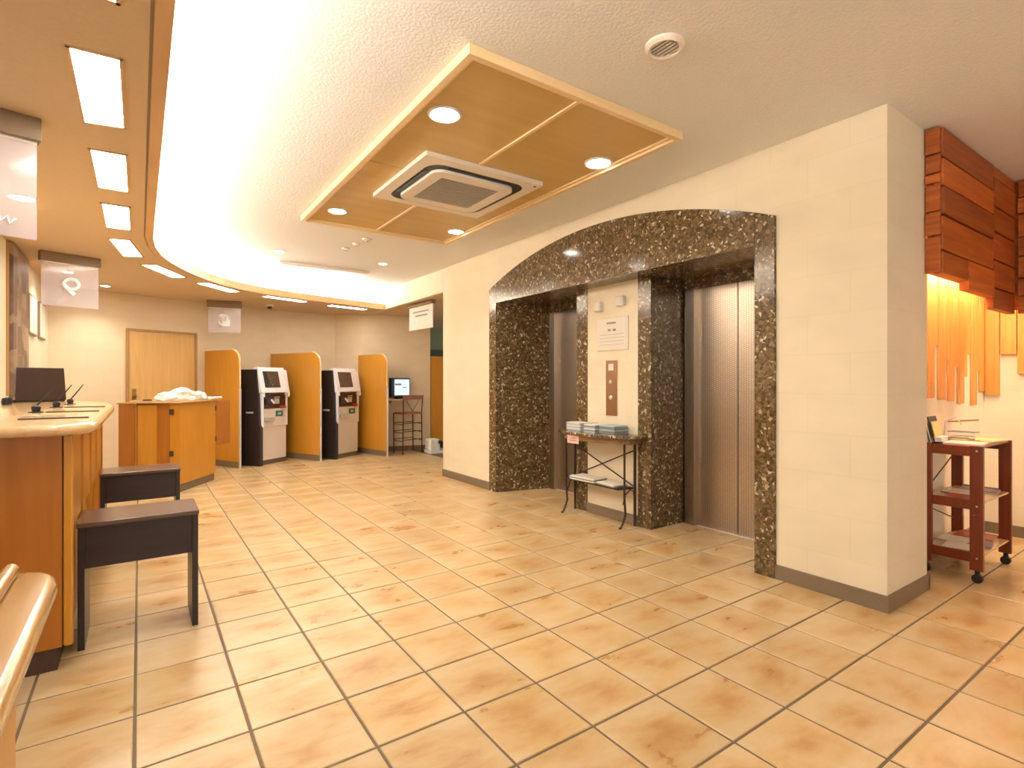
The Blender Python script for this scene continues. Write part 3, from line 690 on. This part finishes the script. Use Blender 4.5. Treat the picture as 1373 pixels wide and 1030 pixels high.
# ------------------------------------------------------------------ pictures on left wall
o = thing('wall_picture', 'tall brown stonework picture on the wall behind the counter', 'picture', (XL, 6.36, 1.11))
box('canvas', 'picture', (0, -.375, 0, .045, .375, 1.26), o, .004)
box('edge', 'doorframe', (0, -.385, -.01, .02, .385, 1.27), o)
for y, w, l in ((7.19, .48, 'nearer of two thin-framed white pictures on the left wall'), (7.84, .42, 'farther of two thin-framed white pictures on the left wall')):
    o = thing('framed_picture', l, 'picture', (XL, y, 1.69), group='framed pictures behind the counter')
    box('frame', 'bracket', (0, -w/2, 0, .02, w/2, .40), o, .003); box('print', 'paper', (.02, -w/2+.02, .02, .023, w/2-.02, .38), o)

# ------------------------------------------------------------------ reception counter
ct = thing('reception_counter', 'long reception counter with orange wood body and pale rounded top', 'counter', (-.5, 4.5, 0))
def cw(poly): return [(x+.5, y-4.5) for x, y in poly]
top = [(XL+.002, 2.80), (-.30, 2.80), (-.245, 2.81), (-.20, 2.84), (-.165, 2.90), (-.15, 3.0), (-.148, 4.75), (-.16, 5.1), (-.20, 5.5), (-.28, 5.9), (-.42, 6.3), (-.6, 6.55), (XL+.002, 6.7)]
MB().prism(cw(top), 1.0, 1.045).build('counter_top', 'oak_light', ct, .02, True, 3)
body = [(XL+.002, 2.94), (-.27, 2.94), (-.24, 2.97), (-.24, 4.8), (-.26, 5.2), (-.33, 5.7), (-.5, 6.15), (XL+.002, 6.4)]
MB().prism(cw([(x-.0 if x < -.5 else x-.02, y+(.012 if y < 3 else -.012 if y > 6 else 0)) for x, y in body]), .095, .999).build('carcass', 'oak_dark', ct)
toe = [(XL+.002, 2.955), (-.285, 2.955), (-.285, 4.8), (-.31, 5.2), (-.38, 5.66), (-.54, 6.05), (XL+.002, 6.3)]
MB().prism(cw([(x, y) for x, y in toe]), 0, .095).build('toe_kick', 'toe', ct)
def ctb(n, m, b, bev=.002): return box(n, m, (b[0]+.5, b[1]-4.5, b[2], b[3]+.5, b[4]-4.5, b[5]), ct, bev)
ctb('end_panel', 'oak_dark', (XL+.004, 2.935, .10, -.268, 2.951, .998)); ctb('corner_post', 'oak', (-.264, 2.932, .10, -.232, 2.97, .998), .008)
y = 2.975
for k in range(4):
    ctb('front_panel', 'oak', (-.262, y, .56, -.246, y+.54, .998)); ctb('front_panel', 'oak_dark', (-.27, y, .10, -.258, y+.54, .555))
    ctb('batten', 'oak', (-.262, y+.542, .10, -.236, y+.568, .998)); y += .57
pts = [(-.24, 5.255), (-.262, 5.35), (-.335, 5.72), (-.5, 6.14)]
# inlaid strips: three writing mats on the top
for (x0, y0, x1, y1, l) in ((-.46, 3.30, -.205, 3.42, 'thin dark-edged writing mat on the counter, nearest the corner'), (-.44, 4.00, -.20, 4.12, 'thin dark-edged writing mat on the counter, middle of three'), (-.42, 4.68, -.20, 4.82, 'thin dark-edged writing mat on the counter, farthest of three')):
    o = thing('writing_mat', l, 'mat', ((x0+x1)/2, (y0+y1)/2, 1.045), .06, 'writing mats on the counter')
    w = (x1-x0)/2; box('mat', 'oak_light', (-w, -.05, 0, w, .22, .004), o); box('edge_strip', 'toe', (-w, -.068, 0, w, -.05, .006), o)
# pens on stands
for x, y, l in ((-.48, 4.02, 'leaning black counter pen on a round stand, left of three'), (-.46, 4.72, 'leaning black counter pen on a round stand, middle of three'), (-.44, 5.35, 'leaning black counter pen on a round stand, right of three against the wall')):
    o = thing('pen_stand', l, 'pen stand', (x, y, 1.045), -.2, 'counter pens in stands')
    MB().lathe([(.036, 0), (.036, .004), (.018, .007), (.018, .012), (.022, .022), (.020, .036), (.012, .042), (0, .042)], 20).build('stand', 'black', o, smooth=True)
    MB().tube([(.0, 0, .035), (.035, .014, .09), (.075, .03, .155)], [.005, .005, .003], 8).build('pen', 'black', o, smooth=True)
# laptop
L = thing('laptop', 'dark brown laptop on the counter seen from behind its lid', 'laptop', (-.70, 6.16, 1.045), .52)
box('base', 'laptop', (-.175, 0, 0, .175, .22, .02), L, .004); mm = Matrix.Rotation(radians(-8), 4, 'X')
MB().box(-.18, -.012, .012, .18, 0, .30, mm).build('lid', 'laptop', L, .004); MB().box(-.012, -.014, .15, .012, -.012, .17, mm).build('lid_emblem', 'stooltop', L)
MB().box(-.165, 0, .03, .165, .002, .285, mm).build('screen', 'screen_dark', L); MB().tube([(-.16, -.0, .012), (.16, -.0, .012)], .008).build('hinge', 'black', L)
o = thing('tape_dispenser', 'small dark round desk item left of the laptop', 'desk item', (-.86+.03, 5.55, 1.045)); MB().lathe([(.03, 0), (.035, .02), (.028, .05), (0, .055)], 16).build('body', 'black', o, smooth=True); MB().lathe([(.012, .055), (.012, .065), (0, .066)], 12).build('cap', 'chrome', o)

# ------------------------------------------------------------------ stools
def stool(x, y, lab, group='dark wooden stools by the counter'):
    o = thing('stool', lab, 'stool', (x, y, 0), 0, group)
    w, dd, h = .48, .33, .578
    box('seat', 'stooltop', (0, 0, h-.022, w, dd, h), o, .004)
    box('side_panel', 'stool', (.004, .01, 0, .03, dd-.01, h-.022), o, .002); box('side_panel', 'stool', (w-.03, .01, 0, w-.004, dd-.01, h-.022), o, .002)
    box('front_apron', 'stool', (.03, .014, h-.21, w-.03, .032, h-.022), o, .002); box('rear_apron', 'stool', (.03, dd-.032, h-.21, w-.03, dd-.014, h-.022), o, .002)
    return o
s1 = stool(-.234, 3.09, 'dark wooden box stool nearest the camera by the counter corner')
s2 = copy_tree(s1); s2.location = (-.228, 4.67, 0); s2['label'] = 'second dark wooden box stool farther along the counter'

# ------------------------------------------------------------------ near desk
nd = thing('writing_desk', 'low pale wood desk top with rounded glossy edge at lower left corner', 'desk', (-.5, 1.0, 0))
top = [(-1.3, -.6), (-.16, -.6), (-.16, 1.66), (-.168, 1.72), (-.19, 1.765), (-.23, 1.785), (-1.3, 1.785)]
MB().prism([(x+.5, y-1) for x, y in top], .70, .75).build('desk_top', 'desktop', nd, .022, True, 4)
box('body', 'oak', (-1.2+.5, -.55-1, .09, -.225+.5, 1.60-1, .699), nd, .003); box('toe_kick', 'toe', (-1.2+.5, -.5-1, 0, -.26+.5, 1.56-1, .09), nd)
MB().tube([(-.255+.5, y-1, .765) for y in (-.5, .4, 1.2, 1.745)], .0165, 12).build('rail', 'cart', nd, smooth=True)
bpy.data.objects[nd.name]
for q in [x for x in C.objects if x.parent == nd and x.name.startswith('rail')]: q.data.materials.clear(); q.data.materials.append(M['desktop'])

# ------------------------------------------------------------------ podium desk
A = Vector((.36, 6.90)); B = Vector((.78, 7.59)); e1 = (B-A); Lw = e1.length; ang = math.atan2(e1.y, e1.x)
pd = thing('podium_desk', 'orange wood podium desk with open door flaps behind the stools', 'desk', (A.x, A.y, 0), ang)
# local x along front face (A->B), local y inwards (left-back)
Dp = .46
box('front_panel', 'oak', (0, 0, .085, Lw, .02, .985), pd, .003)
box('side_panel', 'oak', (0, .02, .085, .02, .10, .985), pd, .003); box('side_panel', 'oak_dark', (.004, .10, .085, .02, Dp, .985), pd, .003)
box('carcass', 'oak_dark', (.02, .02, .085, Lw-.004, Dp, .985), pd); box('toe_kick', 'base', (.015, .012, 0, Lw-.012, Dp-.02, .085), pd)
MB().prism([(-.03, -.03), (Lw+.03, -.03), (Lw+.06, Dp+.05), (.25, Dp+.15), (-.06, Dp+.03)], .985, 1.01).build('desk_top', 'oak_light', pd, .004)
dr = box('door', 'oak', (0, 0, .30, .018, .20, .965), pd, .002); dr.location = (-.012, .235, 0); dr.rotation_euler = (0, 0, 0)
for z in (.86, .40): box('hinge', 'toe', (-.018, .06, z, 0.0, .10, z+.06), pd, .002)
wing = box('wing_panel', 'oak_dark', (-.02, Dp+.0, .05, .0, Dp+.17, .975), pd, .003)
MB().prism([(-.03, Dp), (.18, Dp+.16), (-.02, Dp+.19)], .975, .99).build('wing_top', 'oak', pd)
fl_ = box('flap_door', 'oak_dark', (0, 0, .42, .30, .02, .985), pd, .003); fl_.location = (Lw+.004, .0, 0); fl_.rotation_euler = (0, 0, -.12)
for z in (.86, .48): box('hinge', 'toe', (Lw-.01, -.008, z, Lw+.012, -.0, z+.06), pd)
# bundle of bagged phones
def lumpy(name, mat, parent, rx, ry, rz, seed, loc):
    bm = bmesh.new(); bmesh.ops.create_icosphere(bm, subdivisions=4, radius=1); r = random.Random(seed)
    from mathutils import noise
    for v in bm.verts:
        n = noise.noise(v.co*1.7+Vector((seed, 0, 0)))*.28+noise.noise(v.co*4+Vector((0, seed, 0)))*.12
        v.co *= 1+n; v.co.x *= rx; v.co.y *= ry; v.co.z = max(v.co.z, -.35)*rz+.35*rz
    for f in bm.faces: f.smooth = True
    me = bpy.data.meshes.new(name); bm.to_mesh(me); bm.free(); me.materials.append(M[mat])
    o = bpy.data.objects.new(name, me); C.objects.link(o); o.parent = parent; o.location = loc; return o
bx, by = .42, 7.22
bd = thing('bag_bundle', 'white crumpled plastic bag bundle lying on the podium desk', 'bag', (bx, by, 1.01), radians(48))
lumpy('bag', 'bag', bd, .21, .14, .10, 3, (-.02, .02, 0)); lumpy('bag_fold', 'bag', bd, .15, .10, .07, 9, (-.20, .03, 0)); lumpy('bag_fold', 'bag', bd, .13, .10, .075, 5, (.17, -.02, 0))
o = thing('telephone', 'flat dark item at the right end of the bag bundle', 'telephone', (.74, 7.55, 1.01), radians(50)); box('body', 'white', (-.09, -.07, 0, .09, .07, .03), o, .008); box('keypad', 'black', (-.07, -.055, .03, .07, .055, .038), o, .004)
o = thing('card_tray', 'small dark card tray on the left wing of the podium desk', 'tray', (.07, 7.13, 1.01), .4); box('tray', 'black', (-.04, -.025, 0, .04, .025, .01), o, .002); box('cards', 'stooltop', (-.033, -.018, .01, .033, .018, .016), o)

# ------------------------------------------------------------------ partitions
def partition(front, back, lab, post='chrome', group='rounded orange wood partitions'):
    f = Vector(front); b = Vector(back); dv = b-f; L_ = dv.length; a = math.atan2(dv.y, dv.x)
    o = thing('partition', lab, 'partition', (f.x, f.y, 0), a, group)
    ZT_ = 1.675; r = .17
    prof = [(.0, .09), (L_-.015, .09), (L_-.015, ZT_)]+[(r-r*sin(pi/2*k/10), ZT_-r+r*cos(pi/2*k/10)) for k in range(11)]
    m = Matrix(((1, 0, 0, 0), (0, 0, -1, .02), (0, 1, 0, 0), (0, 0, 0, 1)))
    MB().prism(prof, 0, .04, m).build('board', 'oak', o, .003)
    MB().prism([(0.004, 0), (L_-.015, 0), (L_-.015, .09), (.004, .09)], .003, .037, m).build('kick_board', 'base', o)
    MB().tube([(-.008, 0, 0), (-.008, 0, 1.12)], .017, 10).build('post', 'chrome', o, smooth=True)
    pr = [(-.004, 0, 1.10), (-.004, 0, ZT_-r)]+[(r-(r+.004)*cos(pi/2*k/8), 0, ZT_-r+(r+.004)*sin(pi/2*k/8)) for k in range(1, 9)]
    MB().tube(pr, .012, 8).build('edge_cap', 'framewood', o, smooth=True)
    return o
partition((1.16, 8.37), (.80, 9.09), 'rounded orange partition left of the left kiosk')
partition((2.29, 8.45), (1.77, 9.45), 'rounded orange partition between the two kiosks')
partition((3.32, 8.33), (3.10, 9.07), 'rounded orange partition between the right kiosk and the computer')
o = thing('room_divider', 'tall orange wood panel half hidden past the elevator wall end', 'partition', (4.31, 8.74, 0), -.25); box('board', 'oak', (0, 0, .06, .7, .04, 1.68), o, .003); box('kick_board', 'base', (0, .004, 0, .7, .036, .06), o)

# ------------------------------------------------------------------ kiosks
def kiosk(Lx, Ly, rz, lab):
    o = thing('payment_kiosk', lab, 'kiosk', (Lx, Ly, 0), rz, 'self check-in kiosks')
    w = .60
    # local x along the front (left to right), y = depth
    def sp(name, mat, pf, x0, x1, bev=.003):      # side profile in (y,z) extruded over x
        m = Matrix(((0, 0, 1, 0), (1, 0, 0, 0), (0, 1, 0, 0), (0, 0, 0, 1)))
        return MB().prism(pf, x0, x1, m).build(name, mat, o, bev)
    sp('side_cabinet', 'kioskdark', [(.0, 0), (.50, 0), (.50, 1.40), (.07, 1.40), (.03, 1.0), (.015, .60), (.0, .58)], 0, .06)
    sp('side_cabinet', 'kioskdark', [(.14, 0), (.50, 0), (.50, 1.38), (.12, 1.38)], w-.03, w)
    box('cabinet', 'kioskdark', (.05, .17, 0, w-.03, .50, 1.39), o)
    box('lower_door', 'kioskwhite', (.065, .045, .07, w-.035, .17, .60), o, .004); box('kick_plate', 'base', (.065, .065, 0, w-.035, .17, .065), o)
    sp('middle_cover', 'kioskwhite', [(.035, .56), (.17, .56), (.17, .82), (.035, .82)], .055, w-.035)
    sp('control_panel', 'wine', [(.045, .82), (.17, .82), (.17, 1.10), (.045, 1.10)], .07, w-.05)
    sp('side_trim', 'silver', [(-.01, .56), (.05, .56), (.05, 1.12), (.0, 1.12)], .035, .07); sp('side_trim', 'silver', [(.03, .56), (.06, .56), (.06, 1.12), (.03, 1.12)], w-.05, w-.02)
    # tilted head bezel
    y0, z0, y1, z1 = -.02, 1.06, .07, 1.43
    def on(s, q): return (y0+(y1-y0)*s-.97*q, z0+(z1-z0)*s-.24*q*0)
    sp('screen_bezel', 'silver', [(y0, z0), (.12, z0-.02), (.15, z1), (y1, z1+.005)], .02, w-.06, .008)
    sp('side_wing', 'silver', [(y0+.03, z0-.06), (.12, z0-.06), (.15, z1-.04), (y1+.02, z1-.02)], w-.07, w+.03, .02)
    sp('screen', 'screen_dark', [(y0+.018-.004, z0+.075), (y0+.03, z0+.075), (y1+.0, z1-.055), (y1-.016-.004, z1-.055)], .10, .40, 0)
    sp('corner_light', 'white', [(-.03, 1.0), (-.0, 1.0), (0, 1.06), (-.025, 1.06)], .03, .07); sp('corner_light', 'white', [(.0, .99), (.03, .99), (.03, 1.05), (.0, 1.05)], w-.05, w-.01)
    box('slot_panel', 'black', (.10, .035, 1.02, w-.09, .046, 1.075), o); box('slot', 'paper', (.22, .03, 1.05, .36, .036, 1.06), o); box('slot', 'paper', (.32, .03, .985, .42, .046, .995), o)
    box('card_reader', 'black', (.11, -.01, .88, .27, .046, .97), o, .012); MB().bar((.20, -.015, .955), (.26, -.015, .90), .012, .03).build('card_insert', 'white', o)
    box('keypad', 'grille', (.30, .02, .89, .40, .046, .97), o, .004); box('note_slot', 'redp', (.43, .0, .82, .52, .046, .86), o, .003)
    box('label_sticker', 'green', (.34, .028, .70, .48, .035, .785), o); box('label_mark', 'lightblue', (.375, .025, .725, .44, .028, .76), o)
    MB().prism([(.13, -.015), (.28, -.015), (.295, .034), (.115, .034)], .64, .70).build('cash_tray', 'grille', o, .006)
    box('side_handle', 'kioskwhite', (-.02, .12, .76, 0, .24, .785), o, .004)
    return o
kiosk(1.42, 8.37, math.atan2(.36, .48)-.02, 'left self-service kiosk with dark cabinet, white front and tilted screen')
kiosk(2.52, 8.44, radians(31), 'right self-service kiosk with dark cabinet, white front and tilted screen')

# ------------------------------------------------------------------ computer corner
o = thing('computer_shelf', 'narrow wooden wall shelf under the lit monitor', 'shelf', (3.55, 8.7, .90)); MB().prism([(-.21, -.17), (.28, -.12), (.30, .12), (-.36, .24)], 0, .025).build('board', 'framewood', o, .003); box('bracket', 'framewood', (.0, .0, -.05, .02, .14, 0), o)
o = thing('monitor', 'lit desktop monitor on the small shelf right of the partitions', 'monitor', (3.69, 8.60, .925), .30)
box('housing', 'black', (-.235, .0, .03, .19, .05, .36), o, .006); box('side_bezel', 'black', (-.235, -.012, .03, -.17, .0, .36), o, .003); box('screen', 'monitor', (-.155, -.004, .065, .168, .0, .335), o)
box('screen_text', 'grille', (-.15, -.006, .235, -.01, -.004, .265), o); box('screen_text', 'greypaper', (.02, -.006, .19, .10, -.004, .205), o)
box('stand', 'black', (-.09, -.03, 0, .09, .09, .03), o, .004)
ch = thing('bar_chair', 'tall bar chair with reddish wood seat and thin dark legs', 'chair', (3.77, 8.55, 0))
def cc(x, y, z): return (x-3.77, y-8.55, z)
b1, b2, f1, f2 = (3.60, 8.35), (4.0, 8.45), (3.57, 8.65), (3.97, 8.75)
for (p, top_) in ((b1, .98), (b2, .98), (f1, .68), (f2, .68)):
    MB().tube([cc(p[0], p[1], 0), cc(p[0]+(.02 if p in (b1,) else 0), p[1]+.015, .68), cc(p[0], p[1]-(.03 if top_ > .9 else 0), top_)], .010, 8).build('leg', 'iron', ch, smooth=True)
MB().prism([cc(*p, 0)[:2] for p in (b1, b2, f2, f1)], .67, .70).build('seat', 'redseat', ch, .01)
MB().bar(cc(3.59, 8.32, .955), cc(4.01, 8.42, .955), .02, .075).build('backrest', 'redseat', ch, .004)
MB().tube([cc(3.66, 8.35, .92), cc(3.8, 8.40, .72)], .005).tube([cc(3.94, 8.42, .92), cc(3.8, 8.40, .72)], .005).build('back_brace', 'iron', ch)
for z in (.50, .36, .22):
    MB().tube([cc(*b1, z), cc(*f1, z)], .006).tube([cc(*b2, z), cc(*f2, z)], .006).tube([cc(*b1, z+.02), cc(*b2, z+.02)], .006).tube([cc(*f1, z+.02), cc(*f2, z+.02)], .006).build('stretcher', 'iron', ch)
wm = thing('shoe_polisher', 'low white floor appliance with black rollers beside the bar chair', 'appliance', (4.22, 8.30, 0), -.1)
MB().prism(rrect(.20, .05, 5, .15), 0, .05).build('base', 'white', wm, .008); MB().prism(rrect(.10, .04, 5, .12), .05, .24).build('body', 'white', wm, .02); 
for o_ in [x for x in C.objects if x.parent == wm and x.name.startswith('body')]: o_.location = (-.09, 0, 0)
MB().tube([(-.03, -.125, .20), (.06, -.125, .17), (.12, -.125, .11)], .03, 10).build('roller', 'black', wm, smooth=True); MB().tube([(.0, 0, .16), (.16, 0, .10)], .05, 12).build('roller', 'black', wm, smooth=True)

# ------------------------------------------------------------------ timber cladding of the alcove
cd = thing('timber_valance', 'reddish timber board cladding hanging from the ceiling above the alcove', 'cladding', (4.5, 1.13, 1.7))
def vb(x0, y0, z0, x1, y1, z1, mat='redwood'): return box('board', mat, (x0-4.5, y0-1.13, z0-1.7, x1-4.5, y1-1.13, z1-1.7), cd, .003)
g = .006
Lr = [2.688, 2.51, 2.345, 2.18, 1.975]
for a, b_ in zip(Lr, Lr[1:]): vb(3.775, 1.10-rnd.uniform(0, .012), b_+g, 4.73-g, 1.14, a-g)
vb(3.775, 1.095, 1.845, 4.20, 1.14, 1.975-g); vb(4.20+g, 1.09, 1.79, 4.73-g, 1.14, 1.975-g)
Rr = [2.688, 2.60, 2.41, 2.24, 2.05, 1.86, 1.71]
for a, b_ in zip(Rr, Rr[1:]): vb(4.73+g, 1.10-rnd.uniform(0, .014), b_+g, 5.25, 1.14, a-g)
Er = [2.688, 2.53, 2.42, 2.36, 2.20, 2.06, 1.845]
for k, (a, b_) in enumerate(zip(Er, Er[1:])): vb(3.75+.006*(k % 2), 1.105, b_+g, 3.774, 1.175, a-g, 'redwood_y')
vb(3.776, 1.142, 1.85, 5.33, 1.172, 2.688)
yy = [1.095, .2, -.7, -1.6]
Sr = [2.688, 2.56, 2.44, 2.27, 2.13, 1.97, 1.84, 1.71]
for k, (a, b_) in enumerate(zip(Sr, Sr[1:])):
    offy = .35*(k % 2)
    seg = [1.088]+[y-offy for y in yy[1:]]
    for p, q in zip(seg, seg[1:]): vb(5.252-rnd.uniform(0, .012), q+g, b_+g, 5.29, p-g, a-g, 'redwood_y')
vb(5.292, -1.9, 1.75, 5.32, 1.17, 2.688)
sl = thing('slat_screen', 'light wooden slats of uneven length on the alcove walls under the valance', 'slats', (4.9, 1.36, 1.1))
def sb(x0, x1, z, th, yb=1.369): return box('slat', 'slatwood', (x0-4.9, yb-th-1.36, z-1.1, x1-4.9, yb-1.36, 2.66-1.1), sl, .002)
FB = (sin(YAW), cos(YAW))
def x_at(u, Y):
    k = (u-686.5)/FPX; return Y*(FB[0]+k*FB[1])/(FB[1]-k*FB[0])
def z_at(u, v, X, Y): return 1.22+(512-v)/FPX*(X*FB[0]+Y*FB[1])
seg = [(1226, 1244, 441, 0), (1244, 1253.5, 534, 1), (1253.5, 1259, 463, 0), (1259, 1268, 536, 1), (1268, 1272, 483, 0), (1272, 1280, 538, 1), (1280, 1285, 492, 0), (1285, 1293, 541, 1), (1293, 1298, 505, 0), (1298, 1303, 475, 0), (1303, 1310, 543, 1), (1310, 1314, 497, 0)]
for a, b_, v, long_ in seg:
    xa, xb = x_at(a, 1.358), x_at(b_, 1.358)
    sb(xa+.001, xb-.001, z_at((a+b_)/2, v, (xa+xb)/2, 1.358), .012 if long_ else .008)
xq = x_at(1314, 1.358); sb(xq+.001, 5.645, 1.14, .010)
def y_at(u, X):
    k = (u-686.5)/FPX; return X*(FB[1]-k*FB[0])/(FB[0]+k*FB[1])
for a, b_, v in ((1314.5, 1340, 530), (1340.5, 1363, 475), (1363.5, 1384, 501), (1384.5, 1410, 470), (1410.5, 1440, 520), (1440.5, 1475, 480), (1475.5, 1520, 525)):
    ya, yb = y_at(a, 5.62), y_at(b_, 5.62)
    if ya > 1.33: ya = 1.358
    box('slat', 'slatwood', (5.62-4.9, yb+.002-1.36, z_at((a+b_)/2, v, 5.62, (ya+yb)/2)-1.1, 5.649-4.9, ya-.002-1.36, 2.66-1.1), sl, .002)
nl = thing('strip_lamp', 'warm strip lamp hidden behind the timber valance', 'lamp', (4.6, 1.25, 2.06))
MB().tube([(-.65, 0, 0), (.75, 0, 0)], .014, 8).build('tube', 'nichelamp', nl); box('batten', 'white', (-.66, -.02, .016, .76, .02, .04), nl)
nl2 = thing('strip_lamp', 'warm strip lamp behind the right-hand run of the timber valance', 'lamp', (5.47, 0, 2.06)); MB().tube([(0, -1.2, 0), (0, 1.0, 0)], .012, 8).build('tube', 'nichelamp', nl2); box('batten', 'white', (-.02, -1.21, .014, .02, 1.01, .04), nl2)

# ------------------------------------------------------------------ magazine cart
ct2 = thing('magazine_cart', 'reddish brown wooden trolley with three shelves and black castors', 'trolley', (4.46, 1.17, 0))
def kb(n, m, x0, y0, z0, x1, y1, z1, bev=.003): return box(n, m, (x0-4.46, y0-1.17, z0, x1-4.46, y1-1.17, z1), ct2, bev)
xa, xb, ya, yb = 4.15, 4.77, 1.01, 1.33
for x, y in ((xa, ya), (xb-.03, ya), (xa, yb-.065), (xb-.03, yb-.065)): kb('leg', 'cart', x, y, .075, x+.03, y+.065, .83)
for z0 in (.765, .44, .12):
    kb('side_rail', 'cart', xa+.004, ya+.065, z0, xa+.024, yb-.065, z0+.06); kb('side_rail', 'cart', xb-.024, ya+.065, z0, xb-.004, yb-.065, z0+.06)
    kb('back_rail', 'cart', xa+.03, yb-.02, z0, xb-.03, yb-.002, z0+.04)
for z in (.815, .475, .155): kb('shelf', 'oak_light' if z < .5 else 'cart', xa+.025, ya+.012, z, xb-.025, yb-.022, z+.012)
for z in (.80, .465, .15): 
    for y in (ya+.03,): MB().lathe([(0, 0), (.006, 0), (.005, .004), (0, .005)], 10).build('screw', 'chrome', ct2, loc=(xa-.0-4.46, y-1.17, z)).rotation_euler = (0, -pi/2, 0)
MB().tube([(4.73-4.46, 1.318-1.17, .70), (4.19-4.46, 1.318-1.17, .50)], .004).tube([(4.19-4.46, 1.318-1.17, .42), (4.73-4.46, 1.318-1.17, .26)], .004).build('wire_brace', 'iron', ct2)
for x, y in ((xa+.015, ya+.03), (xb-.015, ya+.03), (xa+.015, yb-.03), (xb-.015, yb-.03)):
    c = MB().box(x-.006-4.46, y-.012-1.17, .045, x+.006-4.46, y+.012-1.17, .075).build('castor', 'black', ct2); 
    MB().tube([(x-.014-4.46, y-1.17, .027), (x+.014-4.46, y-1.17, .027)], .027, 16).build('wheel', 'black', c, smooth=True)
def mag(x, y, z, w, d_, n, mats, rz, lab): return stack('magazine', lab, x, y, z, w, d_, n, mats, 'magazines', .005, rz, child='cover')
mag(4.30, 1.13, .827, .22, .19, 2, ['pink', 'paper'], .1, 'pink and white leaflets at the left of the trolley top')
mag(4.60, 1.15, .827, .26, .24, 2, ['paper', 'yellowp'], -.1, 'cream leaflets at the right front of the trolley top')
mag(4.28, 1.14, .487, .17, .16, 2, ['orangep', 'redp'], .05, 'orange magazine on the middle trolley shelf')
mag(4.46, 1.20, .487, .18, .15, 2, ['greypaper', 'paper'], -.1, 'dark grey magazine on the middle trolley shelf')
mag(4.64, 1.15, .487, .17, .20, 2, ['paper', 'bluep'], .1, 'white magazine at the right of the middle trolley shelf')
mag(4.27, 1.14, .167, .16, .18, 3, ['redp', 'bluep', 'paper'], .1, 'dull red magazines at the left of the bottom trolley shelf')
mag(4.44, 1.22, .167, .17, .16, 3, ['paper', 'orangep'], -.05, 'orange magazines at the back of the bottom trolley shelf')
mag(4.46, 1.10, .167, .16, .12, 2, ['paper', 'bluep'], .15, 'pale leaflet at the front of the bottom trolley shelf')
mag(4.64, 1.17, .167, .17, .20, 3, ['orangep', 'paper', 'redp'], .08, 'orange and white magazines at the right of the bottom trolley shelf')
o = thing('leaflet_stand', 'clear leaflet holder with white and yellow leaflets on the trolley', 'leaflet holder', (4.25, 1.245, .837), .05)
RX = Matrix.Rotation(-.22, 4, 'X')
MB().box(-.08, .03, 0, .08, .034, .15, RX).build('back_plate', 'paper', o); MB().box(-.085, .012, 0, .085, .018, .165, RX).build('edge', 'black', o)
MB().box(-.07, .004, .03, .07, .009, .13, RX).build('leaflet', 'yellowp', o); MB().box(-.07, -.02, 0, .07, .03, .03).build('pocket', 'white', o, .003)
MB().box(-.075, .045, 0, .075, .05, .12, RX).build('leaflet', 'lightblue', o)
def wstand(x, y, lab):
    o = thing('newspaper_rack', lab, 'rack', (x, y, .837), -.15)
    box('foot', 'framewood', (-.05, -.07, 0, .05, .07, .012), o, .003)
    MB().tube([(-.03, .07, .0), (-.03, .06, .12), (-.03, .0, .15), (-.03, -.03, .10)], .004).build('wire_frame', 'chrome', o)
    MB().bar((.0, .06, .115), (.02, -.10, .135), .012, .010).build('rod', 'doorframe', o)
    MB().prism([(-.03, .05), (.05, .05), (.06, -.09), (-.02, -.09)], .05, .056).build('paper', 'bluep', o); MB().prism([(-.05, .06), (.05, .06), (.05, -.08), (-.05, -.08)], .02, .026).build('paper', 'paper', o)
wstand(4.455, 1.21, 'small wooden reading rack with folded papers on the trolley')
